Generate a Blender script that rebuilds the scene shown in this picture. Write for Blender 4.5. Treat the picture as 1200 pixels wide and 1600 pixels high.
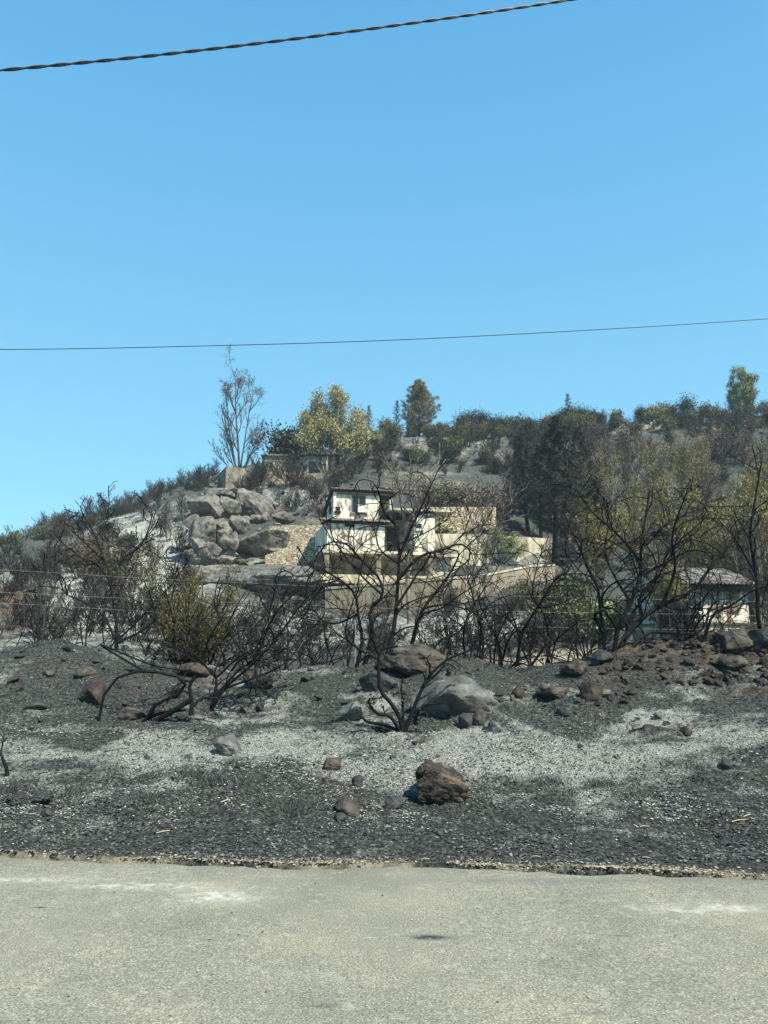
import bpy, bmesh, math, random
import numpy as np
from mathutils import Vector, Matrix, noise as mnoise

for o in list(bpy.data.objects): bpy.data.objects.remove(o)
C = bpy.context.scene.collection
SC = bpy.context.scene

# ---------------------------------------------------------------- camera
F = 1155.0; CAMZ = 1.6; HOR = 1000.0
AL = math.atan((HOR-800)/F); SA, CA = math.sin(AL), math.cos(AL)
cam = bpy.data.cameras.new('camera'); co = bpy.data.objects.new('camera', cam); C.objects.link(co)
cam.sensor_fit = 'VERTICAL'; cam.sensor_height = 36; cam.lens = F/1600*36
cam.clip_start = .05; cam.clip_end = 6000
co.location = (0, 0, CAMZ); co.rotation_euler = (math.pi/2+AL, 0, 0)
SC.camera = co
# ---------------------------------------------------------------- sky and sun
SUNV = Vector((.42, -.43, .80)).normalized()
w = bpy.data.worlds.new('World'); SC.world = w; w.use_nodes = True
nt = w.node_tree; nt.nodes.clear()
sky = nt.nodes.new('ShaderNodeTexSky'); sky.sky_type = 'NISHITA'; sky.sun_disc = False
sky.sun_elevation = math.asin(SUNV.z); sky.sun_rotation = math.atan2(SUNV.x, SUNV.y)
sky.altitude = 0; sky.air_density = 1.0; sky.dust_density = 0.4; sky.ozone_density = 1.4
hsv = nt.nodes.new('ShaderNodeMix'); hsv.data_type = 'RGBA'; hsv.blend_type = 'MULTIPLY'
hsv.inputs[0].default_value = 1; hsv.inputs[7].default_value = (0.80, 1.20, 1.10, 1)
bg = nt.nodes.new('ShaderNodeBackground'); bg.inputs[1].default_value = 0.15
out = nt.nodes.new('ShaderNodeOutputWorld')
nt.links.new(sky.outputs[0], hsv.inputs[6]); 
tcw = nt.nodes.new('ShaderNodeTexCoord'); sxw = nt.nodes.new('ShaderNodeSeparateXYZ'); nt.links.new(tcw.outputs['Generated'], sxw.inputs[0])
rw = nt.nodes.new('ShaderNodeValToRGB'); nt.links.new(sxw.outputs[2], rw.inputs[0])   # clear summer sky by elevation
rw.color_ramp.elements.new(.3); rw.color_ramp.elements.new(.6)
for e_, (p_, c_) in zip(list(rw.color_ramp.elements), [(0.0, (.31, .665, .885)), (.2, (.245, .605, .865)), (.62, (.125, .44, .765)), (1.0, (.05, .25, .58))]): e_.position = p_; e_.color = (*c_, 1)
kk = nt.nodes.new('ShaderNodeMix'); kk.data_type = 'RGBA'; kk.blend_type = 'MULTIPLY'; kk.inputs[0].default_value = 1; kk.inputs[7].default_value = (4.45, 4.45, 4.45, 1); kk.clamp_result = False
nt.links.new(rw.outputs[0], kk.inputs[6])
mw = nt.nodes.new('ShaderNodeMix'); mw.data_type = 'RGBA'; mw.inputs[0].default_value = .85
nt.links.new(hsv.outputs[2], mw.inputs[6]); nt.links.new(kk.outputs[2], mw.inputs[7]); nt.links.new(mw.outputs[2], bg.inputs[0]); nt.links.new(bg.outputs[0], out.inputs[0])
sl = bpy.data.lights.new('sun', 'SUN'); sl.energy = 5.0; sl.angle = math.radians(.53); sl.color = (1, .93, .76)
so = bpy.data.objects.new('sun', sl); C.objects.link(so); so.location = (20, -20, 60)
so.rotation_euler = SUNV.to_track_quat('Z', 'Y').to_euler()
SC.view_settings.view_transform = 'Standard'; SC.view_settings.look = 'None'
SC.view_settings.exposure = 0.74; SC.view_settings.gamma = 1
SC.cycles.max_bounces = 4; SC.cycles.transparent_max_bounces = 4

# ---------------------------------------------------------------- pixel <-> world
def at(px, py, Y):
    a = (px-600)/F; b = (800-py)/F
    t = Y/(CA-b*SA)
    return Vector((a*t, Y, CAMZ+t*(SA+b*CA)))
def z_of(py, Y):
    b = (800-py)/F
    return CAMZ+Y*(SA+b*CA)/(CA-b*SA)
def to_px(X, Y, Z):
    zz = Z-CAMZ
    d = Y*CA+zz*SA; u = -Y*SA+zz*CA
    return 600+F*X/d, 800-F*u/d

# ---------------------------------------------------------------- numpy noise
def _h(ix, iy, seed):
    n = (ix.astype(np.int64)*374761393+iy.astype(np.int64)*668265263+seed*974634777) & 0xffffffff
    n = ((n ^ (n >> 13))*1274126177) & 0xffffffff
    n = n ^ (n >> 16)
    return (n & 0xffffff)/float(0xffffff)
def vnoise(x, y, seed=0):
    x = np.asarray(x, float); y = np.asarray(y, float)
    ix = np.floor(x); iy = np.floor(y); fx = x-ix; fy = y-iy
    fx = fx*fx*fx*(fx*(fx*6-15)+10); fy = fy*fy*fy*(fy*(fy*6-15)+10)
    a = _h(ix, iy, seed); b = _h(ix+1, iy, seed); c = _h(ix, iy+1, seed); d = _h(ix+1, iy+1, seed)
    return (a*(1-fx)+b*fx)*(1-fy)+(c*(1-fx)+d*fx)*fy
def fbm(x, y, seed=0, oct=4, gain=.5):
    s = 0; a = 1; t = 0
    for i in range(oct):
        s = s+a*vnoise(x*2**i+17.3*i, y*2**i-9.1*i, seed+i); t += a; a *= gain
    return s/t
def sm(a, b, x):
    t = np.clip((x-a)/(b-a), 0, 1); return t*t*(3-2*t)

# ---------------------------------------------------------------- terrain height
def edge(X):
    return 5.70-.095*X+.05*np.sin(X*1.3)+.02*np.sin(X*4.1+1)-.0*X
COLS = np.array([-900, -300, 0, 100, 200, 300, 400, 500, 600, 700, 800, 900, 1000, 1100, 1200, 1500, 2100], float)
ROWS = {
 13: [1015, 1015, 1013, 1003, 1018, 1045, 1062, 1052, 1038, 1022, 1044, 1038, 1012, 1000, 985, 985, 985],
 18: [1060]*17,
 25: [1015, 1015, 1015, 1015, 1012, 1020, 1030, 1030, 1022, 1022, 1034, 1040, 1040, 1040, 1040, 1040, 1040],
 35: [965, 965, 965, 965, 965, 972, 985, 990, 987, 987, 1000, 1018, 1020, 1012, 1006, 1005, 1005],
 46: [925, 925, 925, 922, 918, 925, 945, 965, 966, 962, 958, 962, 968, 965, 960, 960, 960],
 55: [893, 893, 893, 888, 882, 885, 890, 905, 906, 905, 895, 900, 908, 905, 900, 900, 900],
 65: [880, 878, 874, 864, 852, 856, 862, 830, 825, 838, 840, 855, 866, 862, 860, 860, 860],
 77: [872, 870, 864, 850, 828, 800, 790, 772, 775, 792, 796, 812, 822, 822, 820, 820, 820],
 90: [868, 866, 858, 838, 802, 764, 748, 745, 742, 752, 760, 768, 775, 772, 770, 770, 770],
 106:[864, 862, 854, 830, 792, 756, 728, 706, 692, 694, 708, 708, 705, 702, 700, 700, 700],
 126:[862, 860, 852, 832, 798, 762, 732, 704, 682, 677, 676, 672, 660, 655, 650, 655, 680],
 150:[866, 864, 856, 845, 825, 790, 760, 735, 712, 700, 695, 690, 680, 672, 668, 670, 700],
}
RY = np.array(sorted(ROWS), float)
RZ = np.array([[z_of(p, y) for p in ROWS[int(y)]] for y in RY])
RU = (COLS-600)/F
def _cub(t): return t*t*(3-2*t)
def H0(X, Y):
    X = np.asarray(X, float); Y = np.asarray(Y, float)
    Yc = np.maximum(Y, 1)
    u = X/np.maximum(Yc, 13.0)*np.interp(Yc, [13, 25, 60, 120], [1.015, 1.01, .985, .962])
    ci = np.clip(np.searchsorted(RU, u)-1, 0, len(RU)-2)
    cf = np.clip((u-RU[ci])/(RU[ci+1]-RU[ci]), 0, 1); cf = _cub(cf)*.5+cf*.5
    yy = np.clip(Y, 13, 150)
    ri = np.clip(np.searchsorted(RY, yy, side='right')-1, 0, len(RY)-2)
    rf = (yy-RY[ri])/(RY[ri+1]-RY[ri]); rf = _cub(rf)*.4+rf*.6
    z = (RZ[ri, ci]*(1-cf)+RZ[ri, ci+1]*cf)*(1-rf)+(RZ[ri+1, ci]*(1-cf)+RZ[ri+1, ci+1]*cf)*rf
    # beyond the ridge
    k = sm(150, 420, Y); z = z*(1-k)+(-6)*k
    # near bank between the road edge and the crest
    e = edge(X)
    s = np.clip((Y-e-.25)/(13-e-.25), 0, 1)
    zc = z
    zb = zc*(.72*s+.28*s**1.9+.04*np.sin(s*math.pi*3)*s)
    z = np.where(Y < 13, np.where(Y < e, -.06, zb+.004), z)
    return z
PADS = []   # (x0,x1,y0,y1,z,soft)
def H(X, Y, fine=True):
    X = np.asarray(X, float); Y = np.asarray(Y, float)
    z = H0(X, Y)
    e = edge(X)
    nb = sm(0, 1.2, Y-e)
    amp_near = nb*(1-sm(14, 20, Y))
    z = z+amp_near*((fbm(X*.55+3, Y*.55, 5, 3)-.5)*.34+(fbm(X*2.3, Y*2.3, 9, 3)-.5)*.13)
    far = sm(15, 30, Y)
    z = z+far*((fbm(X*.09, Y*.09, 21, 3)-.5)*2.2+(fbm(X*.5, Y*.5, 31, 4)-.5)*.9)*np.where(Y > 40, 1, .55)
    if fine:
        z = z+sm(0, .25, Y-e)*(1-sm(13, 22, Y))*((fbm(X*8, Y*8, 41, 3)-.5)*.055+(vnoise(X*34, Y*34, 47)-.5)*.016)
    for (x0, x1, y0, y1, pz, sf) in PADS:
        dx = np.maximum(np.maximum(x0-X, X-x1), 0); dy = np.maximum(np.maximum(y0-Y, Y-y1), 0)
        k = 1-sm(0, sf, np.sqrt(dx*dx+dy*dy)); z = z*(1-k)+pz*k
    return z
def hz(x, y): return float(H(np.array([x]), np.array([y]))[0])
def hits(pxs, pys, y0=5.5, y1=150):
    """where the rays through the pixels meet the ground"""
    pxs = np.asarray(pxs, float); pys = np.asarray(pys, float)
    a = (pxs-600)/F; b = (800-pys)/F; den = CA-b*SA
    Ys = np.concatenate([np.arange(5.2, 14, .05), np.arange(14, 40, .15), np.arange(40, 160, .4)])
    Ys = Ys[(Ys >= y0) & (Ys <= y1)]
    res = np.zeros((len(pxs), 3)); done = np.zeros(len(pxs), bool)
    T = Ys[None, :]/den[:, None]
    X = a[:, None]*T; Z = CAMZ+T*(SA+b*CA)[:, None]; YY = np.broadcast_to(Ys, X.shape)
    G = H(X, YY, False)
    under = Z <= G
    idx = np.where(under.any(1), under.argmax(1), len(Ys)-1)
    r = np.arange(len(pxs))
    return np.stack([X[r, idx], YY[r, idx], G[r, idx]], 1), under.any(1)
def hit(px, py, y0=5.5, y1=150):
    p, ok = hits([px], [py], y0, y1); p = p[0]
    return Vector((p[0], p[1], hz(p[0], p[1])))
def onground(px, Y):
    x = (px-600)/F*Y
    for _ in range(4):
        z = hz(x, Y); b = to_px(x, Y, z); x += (px-b[0])/F*Y
    return Vector((x, Y, hz(x, Y)))

# ---------------------------------------------------------------- object helpers
def mesh_np(name, V, faces, smooth=False):
    """faces: list of int arrays of shape (m,k)"""
    me = bpy.data.meshes.new(name)
    V = np.ascontiguousarray(V, dtype=np.float32)
    me.vertices.add(len(V)); me.vertices.foreach_set('co', V.ravel())
    faces = [np.asarray(f, dtype=np.int32) for f in faces if len(f)]
    loops = np.concatenate([f.ravel() for f in faces])
    tot = np.concatenate([np.full(len(f), f.shape[1], dtype=np.int32) for f in faces])
    st = np.concatenate([[0], np.cumsum(tot)[:-1]]).astype(np.int32)
    me.loops.add(len(loops)); me.loops.foreach_set('vertex_index', loops)
    me.polygons.add(len(tot)); me.polygons.foreach_set('loop_start', st)
    if smooth: me.polygons.foreach_set('use_smooth', np.ones(len(tot), dtype=bool))
    me.update(calc_edges=True)
    return me
def link(name, me, mat=None, parent=None, loc=None):
    o = bpy.data.objects.new(name, me); C.objects.link(o)
    if mat is not None and me is not None and len(me.materials) == 0: me.materials.append(mat)
    if parent is not None: o.parent = parent
    if loc is not None: o.location = loc
    return o
def tag(o, label=None, cat=None, group=None, kind=None):
    if label: o['label'] = label
    if cat: o['category'] = cat
    if group: o['group'] = group
    if kind: o['kind'] = kind
    return o
def empty(name, loc=(0, 0, 0), rz=0, label=None, cat=None, group=None):
    o = bpy.data.objects.new(name, None); C.objects.link(o); o.location = loc; o.rotation_euler = (0, 0, rz)
    o.empty_display_size = .2
    return tag(o, label, cat, group)
def dup(root, loc, rz=0, sc=1, label=None, cat=None, group=None, tilt=0):
    r = root.copy(); C.objects.link(r); r.location = loc
    if 'proto' in r.keys(): del r['proto']; r.rotation_euler = (tilt, 0, rz)
    r.scale = (sc, sc, sc) if not isinstance(sc, (tuple, list)) else sc
    tag(r, label, cat, group)
    for ch in list(root.children):
        c = ch.copy(); C.objects.link(c); c.parent = r
        for g in ch.children:
            d = g.copy(); C.objects.link(d); d.parent = c
    return r
class MB:
    def __init__(s): s.bm = bmesh.new()
    def box(s, x0, x1, y0, y1, z0, z1, rot=None):
        vs = [s.bm.verts.new(p) for p in [(x0, y0, z0), (x1, y0, z0), (x1, y1, z0), (x0, y1, z0), (x0, y0, z1), (x1, y0, z1), (x1, y1, z1), (x0, y1, z1)]]
        for f in [(0, 3, 2, 1), (4, 5, 6, 7), (0, 1, 5, 4), (1, 2, 6, 5), (2, 3, 7, 6), (3, 0, 4, 7)]: s.bm.faces.new([vs[i] for i in f])
        if rot is not None: bmesh.ops.transform(s.bm, matrix=rot, verts=vs)
        return s
    def prism(s, pts, off):
        """pts: planar outline (3D), off: extrusion vector"""
        off = Vector(off); a = [s.bm.verts.new(p) for p in pts]; b = [s.bm.verts.new(Vector(p)+off) for p in pts]
        n = len(pts); s.bm.faces.new(a); s.bm.faces.new(b[::-1])
        for i in range(n): s.bm.faces.new([a[i], b[i], b[(i+1) % n], a[(i+1) % n]])
        return s
    def build(s, name, mat, parent=None, bevel=0, loc=None):
        bmesh.ops.recalc_face_normals(s.bm, faces=s.bm.faces)
        if bevel: bmesh.ops.bevel(s.bm, geom=list(s.bm.edges), offset=bevel, segments=1, affect='EDGES')
        me = bpy.data.meshes.new(name); s.bm.to_mesh(me); s.bm.free()
        return link(name, me, mat, parent, loc)

# ---------------------------------------------------------------- materials
def newmat(name):
    m = bpy.data.materials.new(name); m.use_nodes = True
    n = m.node_tree.nodes; b = n['Principled BSDF']; return m, m.node_tree, b
def ramp(nt, stops):
    r = nt.nodes.new('ShaderNodeValToRGB'); el = r.color_ramp.elements
    while len(el) < len(stops): el.new(.5)
    for e, (p, c) in zip(el, stops): e.position = p; e.color = (*c, 1) if len(c) == 3 else c
    return r
def noise_n(nt, scale, detail=5, rough=.6, coord='Object', vec=None, dist=0):
    t = nt.nodes.new('ShaderNodeTexNoise'); t.inputs['Scale'].default_value = scale
    t.inputs['Detail'].default_value = detail; t.inputs['Roughness'].default_value = rough; t.inputs['Distortion'].default_value = dist
    if vec is None:
        tc = nt.nodes.new('ShaderNodeTexCoord'); vec = tc.outputs[coord]
    nt.links.new(vec, t.inputs['Vector']); return t
def mixc(nt, fac, a, b, mode='MIX'):
    m = nt.nodes.new('ShaderNodeMix'); m.data_type = 'RGBA'; m.blend_type = mode
    for s, v in ((m.inputs[0], fac), (m.inputs[6], a), (m.inputs[7], b)):
        if hasattr(v, 'links') or hasattr(v, 'is_linked'): nt.links.new(v, s)
        elif isinstance(v, (int, float)): s.default_value = v
        else: s.default_value = (*v, 1)
    return m.outputs[2]
def bumpn(nt, b, h, strength, dist):
    bp = nt.nodes.new('ShaderNodeBump'); bp.inputs['Strength'].default_value = strength; bp.inputs['Distance'].default_value = dist
    nt.links.new(h, bp.inputs['Height']); nt.links.new(bp.outputs[0], b.inputs['Normal'])
def mat_noise(name, stops, scale, rough=.9, bump=.5, bdist=.05, detail=6, coord='Object', spec=.2, two=None):
    m, nt, b = newmat(name)
    t = noise_n(nt, scale, detail, .65, coord)
    r = ramp(nt, stops); nt.links.new(t.outputs[0], r.inputs[0])
    col = r.outputs[0]
    if two:  # (scale, lo, hi, colour)
        t2 = noise_n(nt, two[0], 5, .6, coord); r2 = ramp(nt, [(two[1], (0, 0, 0)), (two[2], (1, 1, 1))])
        nt.links.new(t2.outputs[0], r2.inputs[0]); col = mixc(nt, r2.outputs[0], col, two[3])
    nt.links.new(col, b.inputs['Base Color'])
    b.inputs['Roughness'].default_value = rough; b.inputs['Specular IOR Level'].default_value = spec
    if bump: bumpn(nt, b, t.outputs[0], bump, bdist)
    return m
def mat_leaf(name, stops, rough=.7, trans=.0):
    m, nt, b = newmat(name)
    g = nt.nodes.new('ShaderNodeNewGeometry'); r = ramp(nt, stops)
    nt.links.new(g.outputs['Random Per Island'], r.inputs[0]); nt.links.new(r.outputs[0], b.inputs['Base Color'])
    b.inputs['Roughness'].default_value = rough; b.inputs['Specular IOR Level'].default_value = .25
    return m
M = {}
M['char'] = mat_noise('charred_bark', [(.35, (.004, .0045, .005)), (.6, (.010, .010, .011)), (.75, (.035, .032, .03))], 9, .7, .4, .01, spec=.15)
M['char_twig'] = mat_leaf('charred_twig', [(0, (.005, .0055, .006)), (.7, (.013, .0125, .012)), (.9, (.045, .04, .033)), (1, (.09, .08, .06))])
M['ash_twig'] = mat_leaf('scorched_twig', [(0, (.012, .013, .014)), (.6, (.045, .042, .038)), (1, (.17, .15, .12))])
M['brown_twig'] = mat_leaf('brown_twig', [(0, (.02, .018, .017)), (.6, (.045, .037, .032)), (1, (.13, .10, .075))])
M['blue_twig'] = mat_leaf('dark_twig', [(0, (.018, .024, .027)), (.7, (.04, .045, .045)), (1, (.075, .065, .05))])
M['bark_pale'] = mat_noise('pale_bark', [(.35, (.06, .055, .05)), (.55, (.21, .18, .14)), (.75, (.36, .31, .24))], 3, .8, .3, .01)
M['bark_grey'] = mat_noise('scorched_bark', [(.35, (.025, .024, .023)), (.6, (.09, .08, .07)), (.8, (.17, .15, .12))], 3, .8, .3, .01)
M['leaf_euc'] = mat_leaf('eucalyptus_leaf', [(0, (.14, .15, .08)), (.45, (.27, .265, .13)), (.8, (.38, .33, .17)), (1, (.42, .32, .18))])
M['leaf_feather'] = mat_leaf('feathery_leaf', [(0, (.07, .08, .035)), (.35, (.17, .18, .055)), (.6, (.28, .27, .085)), (.78, (.25, .145, .06)), (1, (.38, .30, .12))])
M['leaf_russet'] = mat_leaf('russet_leaf', [(0, (.035, .03, .025)), (.5, (.085, .065, .045)), (1, (.17, .125, .08))])
M['leaf_olive'] = mat_leaf('olive_leaf', [(0, (.09, .11, .05)), (.5, (.19, .21, .09)), (1, (.34, .34, .17))])
M['leaf_dark'] = mat_leaf('dark_leaf', [(0, (.012, .02, .018)), (.6, (.03, .042, .03)), (1, (.07, .07, .045))])  # bluish tint puts the haze over the dark pines into the leaf colour
M['leaf_pine'] = mat_leaf('pine_needle', [(0, (.05, .06, .04)), (.5, (.15, .14, .07)), (.8, (.28, .20, .09)), (1, (.36, .25, .12))])
M['leaf_hedge'] = mat_leaf('hedge_leaf', [(0, (.035, .045, .022)), (.5, (.095, .11, .045)), (.8, (.16, .16, .07)), (1, (.20, .16, .08))])
M['leaf_burnt'] = mat_leaf('burnt_leaf', [(0, (.05, .045, .05)), (.6, (.10, .085, .085)), (1, (.17, .14, .12))])
M['leaf_moss'] = mat_leaf('scorched_green_leaf', [(0, (.025, .026, .012)), (.5, (.085, .082, .024)), (.85, (.145, .13, .035)), (1, (.18, .11, .045))])
M['rock_grey'] = mat_noise('grey_granite', [(.3, (.03, .029, .027)), (.44, (.13, .123, .108)), (.58, (.23, .215, .185)), (.75, (.33, .31, .265))], 1.3, .95, 1, .2, 11, two=(.7, .56, .66, (.03, .03, .03)))
M['rock_pale'] = mat_noise('ashy_rock', [(.3, (.035, .037, .036)), (.5, (.10, .102, .096)), (.7, (.22, .22, .20))], 4, .95, 1, .05, 10)
M['rock_brown'] = mat_noise('brown_volcanic_rock', [(.3, (.010, .010, .010)), (.46, (.035, .031, .028)), (.53, (.06, .05, .042)), (.60, (.16, .115, .08)), (.72, (.07, .065, .058))], 4.5, .92, 1, .08, 9)
M['rock_dark'] = mat_noise('charred_rock', [(.3, (.012, .014, .015)), (.55, (.05, .052, .052)), (.75, (.12, .115, .105))], 6, .9, .9, .03, 9)
M['rock_tan'] = mat_noise('tan_rock', [(.3, (.018, .017, .016)), (.5, (.06, .053, .046)), (.72, (.135, .118, .10))], 5, .92, .9, .04, 9)
M['rock_red'] = mat_noise('rusty_rock', [(.3, (.012, .0115, .011)), (.5, (.045, .037, .032)), (.72, (.105, .08, .064))], 6, .92, .9, .04, 9)
# ================================================================ THE SETTING
# house platforms cut into the slope
PW = at(505, 908, 51.5)         # white house origin
PADS += [(PW.x-1, PW.x+17, 51.0, 57.5, PW.z-.05, 2.4)]
PR = at(1112, 1003, 34)
PADS += [(PR.x-5, PR.x+6, 32.5, 41, PR.z-.1, 3)]
PT = at(790, 888, 56)
PADS += [(PT.x-3.2, PT.x+3.5, 54, 59, PT.z, 2.4)]
PU = at(350, 752, 88)
PADS += [(PU.x, PU.x+15, 88.5, 97, PU.z+.6, 2.5)]

def build_ground():
    ys = [-60, -30, -12, -4, 0, 3, 4.6]
    y = 5.0
    while y < 14: ys.append(y); y += .036
    st = .045
    while y < 165: ys.append(y); st = min(st*1.022, .55); y += st
    while y < 620: ys.append(y); st *= 1.35; y += st
    ys = np.array(ys)
    ns = 820; s = np.linspace(-1, 1, ns)
    W = 8.5+.60*np.maximum(ys, 0); W = np.minimum(W, 8.5+.6*200)
    X = W[:, None]*(s+5*s**7)[None, :]; Y = np.broadcast_to(ys[:, None], X.shape)
    Z = np.zeros_like(X)
    for i in range(0, len(ys), 60): Z[i:i+60] = H(X[i:i+60], Y[i:i+60])
    n, m = X.shape
    V = np.stack([X, Y, Z], -1).reshape(-1, 3)
    idx = np.arange(n*m).reshape(n, m)
    Fq = np.stack([idx[:-1, :-1], idx[:-1, 1:], idx[1:, 1:], idx[1:, :-1]], -1).reshape(-1, 4)
    me = mesh_np('ground', V, [Fq], True)
    px, py = to_px(V[:, 0], np.maximum(V[:, 1], 4), V[:, 2])
    def blob(x, y, rx, ry): return np.exp(-((px-x)/rx)**2-((py-y)/ry)**2)
    Yv = V[:, 1]; near = Yv < 14; far = Yv > 20
    big = fbm(V[:, 0]*.55, V[:, 1]*.55, 71, 4); mid = fbm(V[:, 0]*2.1, V[:, 1]*3.1, 81, 4)
    ash = np.where(near, .30, .16)
    py = py+(fbm(V[:, 0]*.8, V[:, 1]*.8, 61, 3)-.5)*150*near
    a = sm(1090, 1190, py)*(1-sm(1215, 1310, py))*.22
    a = a+.30*blob(640, 1190, 150, 70)+.20*blob(820, 1200, 160, 60)+.34*blob(140, 1172, 180, 26)+.30*blob(400, 1208, 190, 24)+.2*blob(60, 1110, 90, 20)+.14*blob(1120, 1150, 110, 30)+.16*blob(960,1130,120,25)
    a = a-.30*blob(330, 1232, 110, 14)-.22*blob(960, 1225, 90, 14)-.15*blob(470, 1262, 60, 16)-.16*sm(1270, 1315, py)-.1*blob(1100,1200,120,20)
    a = a+(big-.5)*.9+(mid-.5)*.9
    ash = np.where(near, ash+a, ash)
    b = .75*blob(140, 945, 190, 80)+.60*blob(230, 860, 100, 65)+.62*blob(700, 985, 170, 30)+.36*blob(450, 775, 120, 34)+.35*blob(420, 900, 90, 30)+.30*blob(760, 690, 260, 40)+.4*blob(820,880,60,18)+.3*blob(1050, 660, 160, 25)+.3*blob(430,985,120,40)
    b = b-.25*blob(60, 870, 120, 22)-.2*blob(1050, 760, 200, 90)-.35*blob(640,755,120,22)-.2*blob(800,810,80,25)
    ash = np.where(far, ash+b+(big-.5)*.55+(mid-.5)*.5, ash)
    red = np.where(far, .9*blob(20, 950, 26, 40)+.6*blob(132, 868, 22, 22)+.75*blob(690, 775, 60, 24)+.5*blob(185, 850, 20, 15)+.6*blob(545, 925, 24, 25)+.5*blob(830,705,70,22)+.35*blob(1000,705,90,25)+.4*blob(560, 700, 90, 12), 0)
    red = np.where(near, .38*(1-sm(1050, 1090, py))*sm(820, 960, px)+.35*blob(330, 1065, 110, 22)+.25*blob(60, 1030, 140, 25)+.25*blob(130,1090,50,25), red)
    red = red+(big-.5)*.5*(red > .05)
    tan = np.where(far, .85*blob(930, 1030, 200, 22)+.5*blob(660, 740, 120, 8)+.45*blob(500, 812, 70, 25)+.6*blob(545, 905, 40, 22)+.25*blob(880, 960, 120, 30), 0)
    tan = np.where(near, .62*(1-sm(-.05, .13, Yv-edge(V[:, 0])-.35*(mid-.5)-.15*(big-.5))), tan)
    col = np.stack([np.clip(ash, 0, 1), np.clip(red, 0, 1), np.clip(tan, 0, 1), np.ones(len(px))], -1).astype(np.float32)
    at_ = me.color_attributes.new('soil', 'FLOAT_COLOR', 'POINT'); at_.data.foreach_set('color', col.ravel())
    return me
m, nt, b = newmat('burnt_ground')
att = nt.nodes.new('ShaderNodeAttribute'); att.attribute_name = 'soil'
sep = nt.nodes.new('ShaderNodeSeparateColor'); nt.links.new(att.outputs['Color'], sep.inputs[0])
n1 = noise_n(nt, 5.5, 9, .74); n2 = noise_n(nt, 26, 6, .75); n3 = noise_n(nt, 1.1, 9, .72); n4 = noise_n(nt, 90, 3, .7)
rc = ramp(nt, [(.36, (.011, .014, .013)), (.48, (.045, .053, .049)), (.60, (.12, .130, .118)), (.75, (.22, .225, .195))]); nt.links.new(n2.outputs[0], rc.inputs[0])
def math_n(op, a, b_, c=None):
    q = nt.nodes.new('ShaderNodeMath'); q.operation = op
    for s_, v in zip(q.inputs, (a, b_, c)):
        if v is None: continue
        if isinstance(v, (int, float)): s_.default_value = v
        else: nt.links.new(v, s_)
    return q.outputs[0]
mixn = math_n('ADD', math_n('MULTIPLY', n1.outputs[0], .40), math_n('ADD', math_n('MULTIPLY', n2.outputs[0], .30), math_n('ADD', math_n('MULTIPLY', n3.outputs[0], .15), math_n('MULTIPLY', n4.outputs[0], .15))))
thr = math_n('SUBTRACT', 1.0, sep.outputs[0])
d = math_n('SUBTRACT', math_n('ADD', mixn, math_n('MULTIPLY', sep.outputs[0], .5)), .705)
am = nt.nodes.new('ShaderNodeMapRange'); am.inputs[1].default_value = .0; am.inputs[2].default_value = .15; nt.links.new(d, am.inputs[0])
ra = ramp(nt, [(.38, (.06, .068, .064)), (.48, (.22, .235, .215)), (.60, (.58, .58, .51))]); nt.links.new(n4.outputs[0], ra.inputs[0])
c = mixc(nt, am.outputs[0], rc.outputs[0], ra.outputs[0])
def layer(chan, stops, c, off, g=.8):
    dd = math_n('SUBTRACT', math_n('ADD', math_n('MULTIPLY', chan, g), math_n('MULTIPLY', mixn, .9)), off)
    mr = nt.nodes.new('ShaderNodeMapRange'); mr.inputs[1].default_value = 0; mr.inputs[2].default_value = .22; nt.links.new(dd, mr.inputs[0])
    r_ = ramp(nt, stops); nt.links.new(n1.outputs[0], r_.inputs[0])
    return mixc(nt, mr.outputs[0], c, r_.outputs[0])
c = layer(sep.outputs[1], [(.35, (.035, .028, .024)), (.5, (.10, .072, .055)), (.66, (.19, .135, .10))], c, .66)
c = layer(sep.outputs[2], [(.35, (.12, .105, .08)), (.5, (.27, .235, .175)), (.66, (.42, .38, .29))], c, .72)
nt.links.new(c, b.inputs['Base Color']); b.inputs['Roughness'].default_value = .95; b.inputs['Specular IOR Level'].default_value = .1
bumpn(nt, b, math_n('ADD', math_n('MULTIPLY', n2.outputs[0], .6), math_n('ADD', n1.outputs[0], math_n('MULTIPLY', n4.outputs[0], .25))), 1.0, .07)
M['ground'] = m
tag(link('ground', build_ground(), M['ground']), kind='structure')

# ---- road
def build_road():
    xs = np.linspace(-70, 70, 1401); ts = np.concatenate([np.linspace(-9, 3, 13), np.linspace(3.3, 5, 8), np.linspace(5.1, 6.0, 6)])
    X, T = np.meshgrid(xs, np.linspace(0, 1, 40))
    e = edge(X)+(fbm(X*3, X*0+2, 91, 4)-.5)*.16
    e = e+(vnoise(X*9, X*0, 95)-.5)*.06+(vnoise(X*31, X*0, 96)-.5)*.03; Y = -9+(e+9)*T**.5
    Z = .02-.0*X+(fbm(X*.8, Y*.8, 93, 3)-.5)*.012
    Z[-1] = -.05
    n, m_ = X.shape; idx = np.arange(n*m_).reshape(n, m_)
    Fq = np.stack([idx[:-1, :-1], idx[:-1, 1:], idx[1:, 1:], idx[1:, :-1]], -1).reshape(-1, 4)
    return mesh_np('road', np.stack([X, Y, Z], -1).reshape(-1, 3), [Fq], True)
m, nt, b = newmat('dusty_road')
tc = nt.nodes.new('ShaderNodeTexCoord'); mp = nt.nodes.new('ShaderNodeMapping'); mp.inputs['Scale'].default_value = (.8, 1, 1)
nt.links.new(tc.outputs['Object'], mp.inputs[0])
a1 = noise_n(nt, 130, 3, .8, vec=mp.outputs[0]); a2 = noise_n(nt, 1.6, 7, .65, vec=mp.outputs[0]); a3 = noise_n(nt, 22, 6, .7, vec=mp.outputs[0])
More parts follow.
